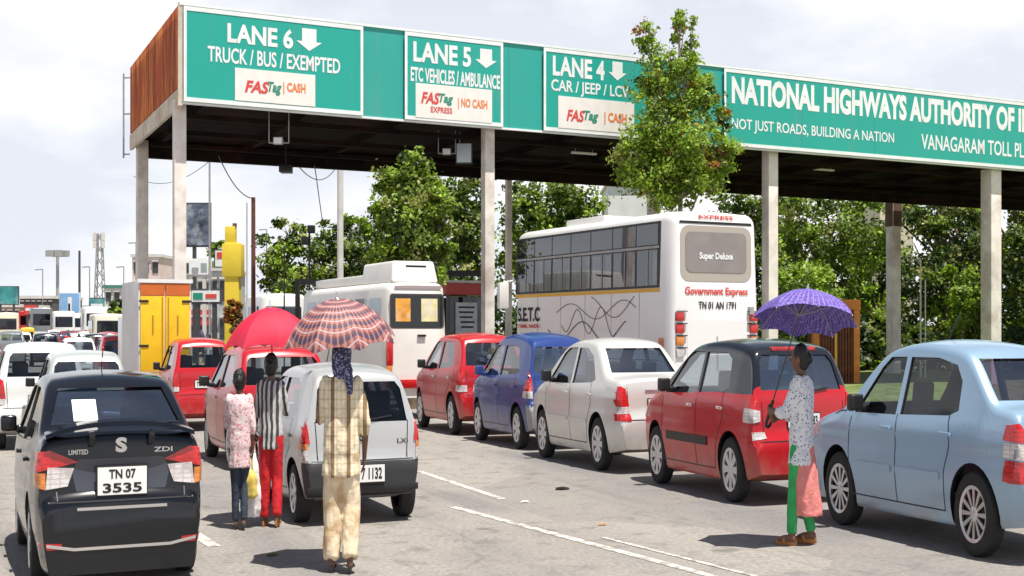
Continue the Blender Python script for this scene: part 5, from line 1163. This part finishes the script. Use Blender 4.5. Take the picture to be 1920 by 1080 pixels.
def bag(label, p, w_, d, h_, mat, name='cloth_bag'):
    r = thing(name, label, 'bag', (p[0], p[1], p[2]-h_-.12), 0); q = MB(); N = 14; rings = []
    for i, t in enumerate((0,.12,.35,.6,.82,1)):
        k_ = (.72,1,1.04,.95,.78,.42)[i]; rings.append([(w_/2*k_*cos(2*pi*j/N)*(1+.08*sin(3*j+i)), d/2*k_*sin(2*pi*j/N), h_*t) for j in range(N)])
    q.loft(rings); m = remesh(q, .012, 2); wrinkle(m, .014, 14); m.materials.append(mat); shade(m, 60); link('bag_body', m, r)
    for s in (-1, 1):
        q = MB(); q.tube([(s*w_*.14,0,h_*.96), (s*w_*.10,0,h_+.06), (s*.012,0,h_+.12)], .008, 6); q.build('bag_strap', mat, r)
    return r
bag('white cloth bag hanging from the hand of the girl in red trousers', h2[0]+Vector((-.03,-.03,0)), .19, .15, .54, WCLOTH)
bag('small yellow carrier bag hanging from the hand of the girl in jeans', h1[1], .12, .09, .24, P('yellow_bag', (.70,.52,.12), .5, var=.35, vs=12, dirt=(.15,.32,.06,.8)), 'carrier_bag')
# woman on the right
wp = GP(1503,1022); ra = ((-.18,.14,1.05),(-.06,.32,1.06),(.9,.1,.3),True), ((.20,.12,1.04),(.06,.30,1.00),(-.9,.1,.3),True)
wr_, hw_ = person('person in a white print tunic and green leggings under a purple umbrella', wp, radians(62), 1.56, .70, ra, (((-.08,.07,.46),(-.085,.09,.085)), ((.08,.02,.45),(.085,-.09,.10))),
    [('tunic', BLUEP, shirt(.64, (.19,.15), 1.6, ex=.024), .016, .010), ('coral_skirt', CORAL, skirt(.24, .80, (.19,.165), (.165,.13), (.05,-.06)), .016, .012), ('leggings', GREENT, trousers(.092,.064,.056,.98), .015, .008)], 'bun', SANDAL)
umbrella('purple print umbrella tilted over the woman beside the red hatchback', hw_[0], at(1512,546,9.55), .385, .25, VIOL, tilt_to=(.10,.30,.95))
# ---------------------------------------------------------------- posts, booths, hoardings and buildings beyond the canopy
def post(name, label, cat, x, ytop, Y, wd, mat, ybot=None, group=None, n=10):
    a = at(x, ytop, Y); t = thing(name, label, cat, (a.x, a.y, 0), 0, group); mb = MB(); mb.tube([(0,0,0), (0,0,a.z)], [wd/2, wd/2*.85], n); mb.build('pole', mat, t); return t, a.z
PALEP = P('pale_pole', (.62,.60,.56), .6, var=.1, vs=3); RUSTP = P('rust_pole', (.16,.05,.035), .7, var=.3, vs=5)
t, z = post('lamp_post', 'thick pale grey lamp post rising behind the canopy', 'lamp post', 638, 150, 44, .24, PALEP)
mb = MB(); mb.tube([(-.9,0,z-.05), (0,0,z), (.9,0,z-.05)], .05, 6); mb.build('lamp_arm', PALEP, t)
for s in (-1,1): mb = MB(); mb.ell((s*1.0,0,z-.06), (.22,.1,.06), 10, 6); mb.build('lamp_head', GREYM, t)
t, z = post('steel_post', 'dark rusty steel post standing right of the yellow hoarding tower', 'post', 475, 370, 34, .13, RUSTP)
mb = MB(); mb.box((-.10,-.10,1.5), (.10,.10,1.9)); mb.build('switch_box', RUSTP, t, bevel=.01)
post('thin_pole', 'slim pole beside the dark film hoarding', 'pole', 393, 300, 50, .09, GREYM); post('thin_pole', 'slim pale pole left of the rusty steel post', 'pole', 463, 380, 36, .06, PALEP)
post('thin_pole', 'slim white pole under the dark tree at right', 'pole', 1726, 486, 40, .06, PALEP); post('thin_pole', 'shorter white pole close by the slim white pole at right', 'pole', 1735, 525, 39.5, .045, PALEP)
t, z = post('post_light', 'black post with two dark flood lamps left of the grey lamp post', 'lamp post', 580, 430, 38, .07, BLACK)
for s, zz in ((-.12, -.35), (.06, 0)): mb = MB(); mb.box((s-.11,-.1,z+zz-.12), (s+.11,.1,z+zz+.12)); mb.build('lamp_head', BLACK, t, bevel=.02)
post('thin_pole', 'thin dark post in the tree left of the black flood lamps', 'pole', 533, 465, 37, .045, BLACK)
# high mast, pole and lattice mast on the skyline
t, z = post('high_mast', 'high mast light with a ring of lamps on the far left skyline', 'lamp post', 108, 474, 170, .5, GREYM)
for i in range(6): a = i*pi/3; mb = MB(); mb.box((cos(a)*1.1-.45,sin(a)*1.1-.3,z-.5), (cos(a)*1.1+.45,sin(a)*1.1+.3,z+.3)); mb.build('mast_lamp', GREYM, t)
post('thin_pole', 'tall plain pole on the skyline beside the blue hoarding', 'pole', 149, 470, 150, .32, DARKGREY)
a = at(187, 438, 160); t = thing('lattice_mast', 'lattice phone mast on the far left skyline', 'mast', (a.x, a.y, 0)); mb = MB()
for sx, sy in ((-1,-1),(1,-1),(1,1),(-1,1)): mb.bar((sx*.7,sy*.7,0), (sx*.25,sy*.25,a.z), .14, .14)
for i in range(9):
    z0, z1 = a.z*i/9, a.z*(i+1)/9; w0, w1 = .7-.45*i/9, .7-.45*(i+1)/9
    for sx, sy, tx, ty in ((-1,-1,1,-1),(1,-1,1,1),(1,1,-1,1),(-1,1,-1,-1)): mb.bar((sx*w0,sy*w0,z0), (tx*w1,ty*w1,z1), .09, .09)
mb.build('lattice', GREYM, t, smooth=0)
for zz in (.90,.97): 
    for s in (-1,1): mb = MB(); mb.box((s*.55-.2,-.5,a.z*zz-.5), (s*.55+.2,-.3,a.z*zz+.5)); mb.build('antenna_panel', PALEP, t)
def hoarding(label, x0, x1, y0, y1, Y, mat, frame=DARKGREY, rows=None, legs=2):
    a, b = at(x0, y1, Y), at(x1, y0, Y); t = thing('hoarding', label, 'hoarding', ((a.x+b.x)/2, Y, 0), 0, 'roadside hoardings'); w_ = (b.x-a.x)/2
    mb = MB(); mb.box((-w_,-.06,a.z), (w_,.0,b.z)); mb.build('poster', mat, t, smooth=0)
    mb = MB(); mb.box((-w_-.06,.0,a.z-.08), (w_+.06,.14,b.z+.08)); mb.build('frame', frame, t, smooth=0)
    for i in range(legs): x = -w_*.6+w_*1.2*i/max(1, legs-1) if legs > 1 else 0; mb = MB(); mb.bar((x,.07,0), (x,.07,a.z), .16, .16); mb.build('leg', frame, t, smooth=0)
    for (u0, u1, v0, v1, m2) in rows or []:
        mb = MB(); mb.box((-w_+2*w_*u0,-.075,a.z+(b.z-a.z)*v0), (-w_+2*w_*u1,-.062,a.z+(b.z-a.z)*v1)); mb.build('printed_patch', m2, t, smooth=0)
    return t
TEALB = P('teal_poster', (.04,.26,.26), .5, var=.5, vs=.8, dirt=(.55,.6,.6,.8)); BLUEB = P('blue_poster', (.22,.42,.68), .5, var=.2, vs=.5); GLOOM = P('dark_film_poster', (.07,.09,.13), .5, var=.8, vs=2.2, dirt=(.45,.50,.56,.95))
hoarding('dark film hoarding with pale smudged figures above the shops', 335, 393, 383, 460, 60, GLOOM, legs=1)
hoarding('teal hoarding at the far left edge', -8, 34, 538, 570, 120, TEALB)
hoarding('pale blue hoarding with a red and white patch by the tall plain pole', 112, 149, 550, 598, 130, BLUEB, SIGNW, [(.42,.62,.1,.85,SIGNW), (.44,.54,.3,.6,LOGR)])
hoarding('white hoarding with a black patch under the dark film hoarding', 338, 394, 488, 515, 58, SIGNW, PALEP, [(.0,.3,.1,.8,DARKGREY), (.4,.62,.1,.5,GREYM), (.7,.9,.2,.8,P('grey_green', (.3,.36,.33), .6))])
YT = P('hoarding_yellow', (.75,.56,.04), .55, var=.08, vs=2)
a = at(437, 425, 46); t = thing('advertising_tower', 'tall yellow advertising tower with a stepped top', 'tower', (a.x, a.y, 0))
mb = MB(); mb.box((-.26,-.25,0), (.26,.25,4.9-0.1)); mb.build('shaft', YT, t, bevel=.02); mb = MB(); mb.box((-.34,-.3,3.55), (.36,.3,at(0,458,46).z)); mb.build('collar', YT, t, bevel=.02)
mb = MB(); mb.box((-.26,-.2,at(0,457,46).z), (.10,.2,a.z)); mb.build('top_block', YT, t, bevel=.02); mb = MB(); mb.box((.0,-.1,a.z), (.12,.1,a.z+.12)); mb.build('lamp_box', RUSTP, t)
def building(label, x0, x1, ytop, Y, col, depth=6, rows=2, cols=4, win=None, cap=None, band=None, name='building'):
    a, b = at(x0, ytop, Y), at(x1, ytop, Y); t = thing(name, label, 'building', ((a.x+b.x)/2, Y, 0), 0, 'buildings along the far roadside'); w_ = (b.x-a.x)/2; H = a.z
    wall = MB(); wall.box((-w_,0,0), (w_,depth,H)); wall.build('wall', P('wall_paint', col, .85, var=.1, vs=.6, dirt=(col[0]*.6,col[1]*.58,col[2]*.55,.5)), t, smooth=0)
    mb = MB(); mb.box((-w_-.12,-.14,H), (w_+.12,depth+.1,H+.02*Y*.12)); mb.build('parapet', cap or PALEP, t, smooth=0)
    zs = 1.0 if rows == 1 else .8; hh = (H-zs)/max(1, rows)
    for i in range(rows):
        for j in range(cols):
            x = -w_+2*w_*(j+.5)/cols; ww = 2*w_/cols*.30; z = zs+hh*i
            mb = MB(); mb.box((x-ww,-.05,z+hh*.22), (x+ww,-.01,z+hh*.74)); f = mb.build('window', win or DARKGREY, t, smooth=0)
            mb = MB(); mb.box((x-ww*1.15,-.16,z+hh*.78), (x+ww*1.15,-.005,z+hh*.84)); mb.build('sunshade', PALEP, f, smooth=0)
    if band: mb = MB(); mb.box((-w_*.92,-.12,.5*hh+zs+.1), (w_*.92,-.052,zs+hh*.98)); mb.build('shop_sign', band, t, smooth=0)
    return t
building('low dark building with rows of openings on the left skyline', 37, 100, 560, 150, (.10,.09,.09), 10, 3, 6)
building('brownish low building under the teal hoarding', -30, 40, 576, 135, (.40,.26,.20), 8, 2, 5)
building('cream building behind the pale blue hoarding', 98, 170, 578, 165, (.62,.58,.52), 8, 2, 5)
building('white block with green roof tank left of the yellow truck', 196, 243, 540, 90, (.62,.62,.58), 5, 3, 3, cap=P('green_cap', (.06,.20,.15), .6), band=P('dark_green_sign', (.05,.14,.11), .6))
building('pinkish tall narrow building behind the left canopy columns', 248, 300, 482, 100, (.66,.52,.50), 6, 4, 3)
building('white shop block beneath the white hoarding', 336, 402, 512, 64, (.70,.68,.64), 5, 2, 4, band=LOGR)
building('grey shop between the yellow tower and the white shop block', 396, 424, 508, 56, (.44,.46,.48), 4, 2, 2)
building('low shop row with green sign behind the red umbrella', 440, 560, 560, 62, (.52,.46,.40), 5, 1, 5, band=P('green_sign', (.04,.25,.14), .6))
building('long pale low building along the far road', 150, 200, 590, 120, (.60,.58,.55), 6, 1, 5, band=LOGR)
building('cream house wall glimpsed behind the right hand trees', 1650, 1712, 340, 72, (.66,.60,.46), 5, 0, 2)
building('pale wall glimpsed behind the coach and slim tree', 1140, 1215, 348, 72, (.70,.70,.68), 5, 0, 3)
# booths under the canopy
t = thing('toll_booth', 'dark toll booth with red roof band and grey notice right of the white minibus', 'toll booth', at(875,0,33)*1-Vector((0,0,at(875,0,33).z)), radians(26))
DKR = P('booth_red', (.34,.03,.025), .5, var=.1, vs=4)
mb = MB(); mb.box((-.55,-.02,0), (.55,1.3,1.0)); mb.build('lower_wall', P('booth_dark', (.03,.02,.022), .5), t, bevel=.01)
mb = MB(); mb.box((-.62,-.10,2.55), (.62,1.4,2.86)); mb.build('roof_band', DKR, t, bevel=.02)
mb = MB(); mb.box((-.62,-.10,2.862), (.62,1.4,2.93)); mb.build('roof', GREYM, t, smooth=0)
for x in (-.52,.52):
    for y in (.02,1.25): mb = MB(); mb.box((x-.04,y-.03,1.0), (x+.04,y+.04,2.55)); mb.build('corner_post', DARKGREY, t, smooth=0)
mb = MB(); mb.box((-.47,.03,1.02), (.47,.05,2.5)); mb.build('booth_glass', GDARK, t, smooth=0)
mb = MB(); mb.box((-.47,1.2,1.02), (.47,1.22,2.5)); mb.build('back_panel', BLACK, t, smooth=0)
mb = MB(); mb.box((-.32,-.01,1.45), (.30,.02,2.35)); pn = mb.build('notice', P('grey_notice', (.42,.44,.48), .6, var=.2, vs=5), t, smooth=0)
mb = MB()
for i in range(5): mb.box((-.24+.02*i,-.02,2.2-.13*i), (.22-.03*(i % 3),-.012,2.25-.13*i))
mb.build('notice_lines', INK, pn, smooth=0)
def gate(label, x0, x1, y, Y):
    a, b = at(x0, y, Y), at(x1, y, Y); t = thing('height_gauge', label, 'barrier frame', (a.x, Y, 0), 0, 'black barrier frames in the toll lanes'); w_ = b.x-a.x
    for x in (0, w_): mb = MB(); mb.box((x-.06,-.06,0), (x+.06,.06,a.z)); mb.build('upright', BLACK, t, smooth=0)
    mb = MB(); mb.box((-.06,-.062,a.z), (w_+.06,.062,a.z+.16)); mb.build('crossbeam', BLACK, t, smooth=0)
gate('black barrier frame above the roof of the white minibus', 558, 620, 534, 36); gate('black barrier frame over the dark toll booth', 828, 908, 518, 35.5)
t = thing('electric_kiosk', 'roadside kiosk with orange posts and brown slatted sides beneath the purple umbrella', 'kiosk', at(1568,0,36)*1-Vector((0,0,at(0,0,36).z)), radians(8))
ORG = P('kiosk_orange', (.60,.20,.03), .6, var=.2, vs=4); SLT = P('kiosk_slat', (.14,.045,.02), .8, var=.4, vs=5)
for x in (-.62,.60): mb = MB(); mb.box((x-.09,-.06,0), (x+.09,.1,2.2)); mb.build('corner_post', ORG, t, bevel=.01)
mb = MB(); mb.box((-.7,-.1,2.2), (.7,1.0,2.5)); mb.build('roof_box', ORG, t, bevel=.02)
mb = MB()
for i in range(12): mb.box((-.50+.085*i,0,.1), (-.44+.085*i,.05,2.19))
mb.box((-.52,.051,.1), (.5,.9,2.19)); mb.build('slatted_side', SLT, t, smooth=0)
mb = MB(); mb.box((-.05,-.015,.12), (.02,.0,2.0)); mb.build('door_bar', YEL, t, smooth=0)
# dark hedge behind the right-hand lanes
def hedge(label, x0, x1, y0, Y, n, wts, seed):
    cl = []; R = random.Random(seed); x = x0
    while x < x1: cl.append((x, y0+R.uniform(-10,14), 42, R.uniform(34,50))); cl.append((x+20, y0+55, 46, 46)); x += 44
    xm = (x0+x1)/2; tree(label, (at(xm,0,Y).x, Y), CL(Y, cl, .8), n, .15, wts, name='hedge', cat='hedge', trunk=.06, seed=seed, trunktop=.8)
hedge('long dark hedge below the trees at right', 1420, 1960, 640, 47, 13000, (58,28,8,0,6), 31)
hedge('dark shrubs behind the coach and the toll booth', 840, 1300, 560, 56, 9000, (60,26,8,0,6), 33)
hedge('shrubs at the foot of the trees behind the minibus', 480, 840, 590, 54, 8000, (50,32,12,0,6), 35)
Y = 64
for i, (x0, x1, y0) in enumerate(((1390,1560,400), (1560,1680,410), (1690,1830,385), (1830,1990,380), (930,1120,395), (640,900,430))):
    R = random.Random(50+i); cl = [(R.uniform(x0, x1), R.uniform(y0, 640), R.uniform(44,66), R.uniform(40,58)) for _ in range(15)]
    tree(('large dark tree far behind, ')+('right of the coach','behind the kiosk','behind the thick canopy column','at the right edge','behind the coach roof','behind the minibus roof')[i], (at((x0+x1)/2,0,Y).x, Y), CL(Y, cl, 1.4), 5200, .17, (70,22,4,0,4), trunk=.25, seed=60+i, group='trees behind the toll lanes')
tree('small roadside tree left of the white block', (at(222,0,80).x, 80), CL(80, [(222,570,12,14),(215,590,14,14),(230,600,14,14),(222,612,16,12)]), 900, .25, (40,40,16,0,4), trunk=.1, seed=40)
tree('brown leaved bush beside the yellow tower', (at(440,0,44).x, 44), CL(44, [(440,575,16,18),(432,595,18,16),(450,598,14,16),(440,615,20,16)]), 1200, .11, (30,10,0,60,0), name='bush', cat='bush', trunk=.06, seed=41)
tree('round tree far beyond the shops', (at(420,0,75).x, 75), CL(75, [(410,470,22,16),(425,490,24,18),(400,500,24,16),(415,520,30,20)]), 1500, .2, (26,44,20,0,10), trunk=.12, seed=42)
# ---------------------------------------------------------------- distant traffic: copies of the finished cars
def byname(lab): return [o for o in bpy.data.objects if o.get('label', '').startswith(lab)][0]
SRC = {'hatch': byname('white hatchback cut'), 'sedan': byname('silver white sedan'), 'small': byname('pale silver hatchback'), 'red': byname('red hatchback just')}
def traffic(src, label, x, y, mat, grp='distant traffic on the left road', rz=None):
    c = copy_tree(SRC[src]); p = GP(x, y); c.location = p; c.rotation_euler = (0,0, HEAD if rz is None else rz); c['label'] = label; c['group'] = grp
    for o in c.children:
        if o.name.startswith(('body', 'door_handle', 'wing_mirror')) and len(o.material_slots):
            for sl in o.material_slots:
                if sl.material and 'paint' in sl.material.name: sl.link = 'OBJECT'; sl.material = mat
    return c
MAROON = paint('maroon_paint', (.16,.012,.015)); GREYC = paint('grey_car_paint', (.20,.21,.22), .3)
traffic('small', 'dark blue hatchback just left of the yellow truck', 222, 703, DKB); traffic('hatch', 'dark hatchback left of the dark blue hatchback', 184, 696, BLK)
traffic('red', 'crimson hatchback low beside the yellow truck', 226, 742, RED); traffic('sedan', 'white sedan far ahead on the left road', 104, 660, CARW)
traffic('hatch', 'grey hatchback far ahead on the left road', 140, 664, GREYC); traffic('small', 'tiny white hatchback near the horizon', 62, 648, CARW)
traffic('sedan', 'tiny dark sedan near the horizon', 90, 645, DKB); traffic('red', 'tiny red hatchback near the horizon', 118, 646, RED2); traffic('hatch', 'white hatchback far off beside the pale low building', 165, 668, CARW)
traffic('small', 'silver hatchback in the far queue left of the white sedan', 72, 664, SILVER); traffic('sedan', 'maroon sedan in the far queue', 132, 682, MAROON); traffic('hatch', 'white hatchback in the far queue behind the white hatchback at the left edge', 40, 676, CARW)
k_ = 0
for nm_, lab, x, y, mt in (('small','white hatchback squeezed behind the pale silver hatchback',150,716,CARW),('red','red hatchback deep in the queue left of the truck',206,690,RED2),('sedan','grey sedan deep in the queue near the left edge',22,690,GREYC),('hatch','cream hatchback in mid queue left of the dark hatchback',150,690,PALE),
    ('hatch','black hatchback in mid queue near the left edge',86,688,BLK),('small','blue hatchback in the far queue under the high mast',112,672,DBLUE),('sedan','tiny silver sedan at the horizon below the teal hoarding',34,650,SILVER),('hatch','tiny maroon hatchback at the horizon under the tall plain pole',150,652,MAROON),('small','tiny white hatchback at the horizon by the lattice mast',182,655,CARW),('red','tiny grey hatchback at the horizon by the truck',205,662,GREYC)):
    traffic(nm_, lab, x, y, mt)
for x, yt, Y_, lb in ((80,505,150,'left of the high mast'),(168,500,130,'between the tall plain pole and the lattice mast'),(232,500,95,'beside the yellow truck roof'),(255,455,90,'by the pinkish building'),(500,430,60,'above the low shop row')):
    t, z = post('street_pole', 'thin grey pole with a short arm '+lb, 'pole', x, yt, Y_, .0011*Y_, GREYM, group='poles along the far road'); mb = MB(); mb.bar((-.006*Y_,0,z-.0005*Y_), (.0,0,z), .0009*Y_, .0009*Y_); mb.build('arm', GREYM, t, smooth=0)
def cable(label, a, b, sag):
    a, b = at(*a), at(*b); t = thing('overhead_cable', label, 'cable', a, 0, 'cables hung round the canopy'); mb = MB(); mb.tube([(b-a)*(i/14)-Vector((0,0,sag*4*(i/14)*(1-i/14))) for i in range(15)], .014, 5); mb.build('cable', BLACK, t)
cable('black cable dipping from the canopy to the rusty steel post', (410,292,30.5), (475,372,34), .25); cable('black cable hanging between canopy and grey lamp post', (560,312,31.5), (638,300,44), .5); cable('long thin cable slanting down behind the canopy', (590,310,32.5), (612,470,44), .0); cable('thin cable running left from the slim pole', (393,302,50), (250,330,60), .6)
for x0, x1, y0, y1, Y_, lb, mt, pt in ((46,70,572,590,110,'small red hoarding over the far queue',LOGR,[(.1,.9,.4,.7,SIGNW)]),(74,98,588,604,105,'small white hoarding over the far queue',SIGNW,[(.1,.6,.3,.7,LOGR)]),(168,196,560,584,100,'small green hoarding left of the white block',TEALB,[(.1,.9,.3,.6,SIGNW)]),(404,420,470,500,62,'narrow white hoarding left of the yellow tower',SIGNW,[(.2,.8,.5,.9,LOGR)]),(360,412,545,566,50,'low shop hoarding right of the yellow truck',SIGNW,[(.05,.4,.2,.8,LOGG),(.5,.9,.3,.7,LOGR)])):
    hoarding(lb, x0, x1, y0, y1, Y_, mt, rows=pt)
def minibus_far(label, x, y, L_, W_, zt, bm, band, rzz=HEAD, grp='distant traffic on the left road', nm='minibus'):
    p = GP(x, y); t = thing(nm, label, nm, p, rzz, grp); coach_body(L_, W_, .35, zt, tum=.04, r=.12, rearlean=.03).build('body', bm, t, smooth=40)
    mb = MB(); mb.add([(-.006+.02, q[0], q[1]) for q in rr(-W_*.38, zt*.58, W_*.38, zt*.86, .05)], [tuple(range(20))]); mb.build('rear_window', GDARK, t, smooth=0, fix=False)
    mb = MB(); mb.box((-.02,-W_*.42,zt*.30), (.02,W_*.42,zt*.44)); mb.build('stripe', band, t, smooth=0)
    mb = MB(); mb.box((.4, W_/2-.01, zt*.6), (L_-.3, W_/2+.012, zt*.86)); mb.build('side_window', GDARK, t, smooth=0)
    for s in (1,-1): mb = MB(); mb.box((-.015, s*W_*.36, zt*.32), (.02, s*W_*.45, zt*.5)); mb.build('tail_lamp', REDL, t, smooth=0)
    for xx in (.6, L_-.7):
        for s in (1,-1):
            o = bpy.data.objects.new('wheel', None); COL.objects.link(o); o.parent = t; o.location = (xx, s*(W_/2-.1), .3)
            if s < 0: o.rotation_euler = (0,0,pi)
            for q, mm in wheel_meshes(.3, .19, 7, 'cover', (.66,.74,1.02)): link(q, mm, o)
minibus_far('cream minibus with a yellow band in the far left queue', 14, 662, 3.2, 1.5, 2.7, P('cream_paint', (.70,.64,.48), .5), YT)
minibus_far('white van with rounded roof behind the white minibus', 532, 715, 3.0, 1.5, 2.75, CARW, REDL, nm='van'); minibus_far('white bus far away on the left road', 120, 655, 4, 1.7, 3.0, CARW, LOGR)
for lb, x, y, zt_, mt_, bd_ in (('grey bus in the far queue below the small red hoarding',78,657,3.2,GREYC,SIGNW),('white and blue bus in the far queue below the lattice mast',180,662,3.1,CARW,DBLUE),('cream van in the far queue by the small roadside tree',205,676,2.4,P('cream_van_paint', (.66,.62,.52), .5),LOGR),('white van at the end of the far queue below the pale blue hoarding',140,650,3.0,CARW,LOGG),('red bus at the end of the far queue near the left edge',50,646,3.4,RED2,SIGNW)): minibus_far(lb, x, y, 3.4, 1.6, zt_, mt_, bd_, nm='bus')
minibus_far('yellow auto rickshaw in the far left queue', 52, 668, 1.6, .85, 1.7, P('rickshaw_yellow', (.72,.45,.03), .5), DARKGREY, nm='auto_rickshaw')
# pedestrians and riders far off: copies of the walkers with their own clothes
def walker(src, label, p, rz, cl):
    c = copy_tree(src); c.location = p; c.rotation_euler = (0,0,rz); c['label'] = label; c['group'] = 'people far down the road'
    for o in c.children:
        for k_, mt in cl.items():
            if o.name.startswith(k_) and o.material_slots: o.material_slots[0].link = 'OBJECT'; o.material_slots[0].material = mt
    return c
walker(gr2, 'person in white top and dark trousers far off by the grey hatchback', GP(148,706), 0, {'top': WCLOTH, 'trousers': JEAN}); walker(mr, 'person in red shirt standing far off left of the truck', GP(128,690), .5, {'shirt': REDT, 'trousers': JEAN})
walker(gr2, 'person in white top and green trousers by the shops behind the red umbrella', GP(392,708), 2.4, {'top': WCLOTH, 'trousers': GREENT}); walker(gr, 'person in coral top by the shops behind the red umbrella', GP(410,712), -.6, {'top': CORAL, 'jeans': JEAN}); walker(mr, 'person in blue shirt by the shops behind the red umbrella', GP(378,704), 1.5, {'shirt': JEAN, 'trousers': SAND})
# a bunch of flowers behind the rear glass of the red car, a sticker sheet
rc = byname('red hatchback at the head'); t = thing('flower_bunch', 'white and yellow flowers behind the rear glass of the red hatchback', 'flowers', rc.location+Matrix.Rotation(rc.rotation_euler.z, 3, 'Z') @ Vector((.46*.66, -.08, 1.06*1.04)))
R = random.Random(2); W1, Y1 = MB(), MB()
for i in range(26):
    q = (W1 if i % 5 < 3 else Y1); c0 = Vector((R.uniform(-.18,.2), R.uniform(-.05,.08), R.uniform(.0,.24)))
    for j in range(7): a = 2*pi*j/7; q.ell(c0+Vector((cos(a)*.022, -.012, sin(a)*.022)), (.014,.008,.014), 6, 4)
W1.build('white_flowers', WCLOTH, t); Y1.build('yellow_flowers', YT, t)
def litter(label, x, y, mat, w_, h_):
    p = GP(x, y); t = thing('road_scrap', label, 'scrap', p, .4, 'scraps lying on the road'); R = random.Random(int(x)); mb = MB(); N = 10
    rings = [[(w_*k*cos(2*pi*j/N)*R.uniform(.6,1.2), w_*.7*k*sin(2*pi*j/N)*R.uniform(.6,1.2), z) for j in range(N)] for k, z in ((1,.006), (.8,h_*.7), (.3,h_))]
    mb.loft(rings); mb.build('scrap', mat, t, smooth=60)
litter('dark rag lying on the road left of the bright red hatchback', 1055, 918, BLACK, .09, .03); litter('small green leaf scrap on the road behind the two girls', 512, 1042, LV[1], .05, .02)
litter('pale paper scrap on the road near the lane line', 985, 942, PAPER, .05, .02); litter('brown scrap beside the lane line in the foreground', 1130, 985, SANDAL, .04, .015)
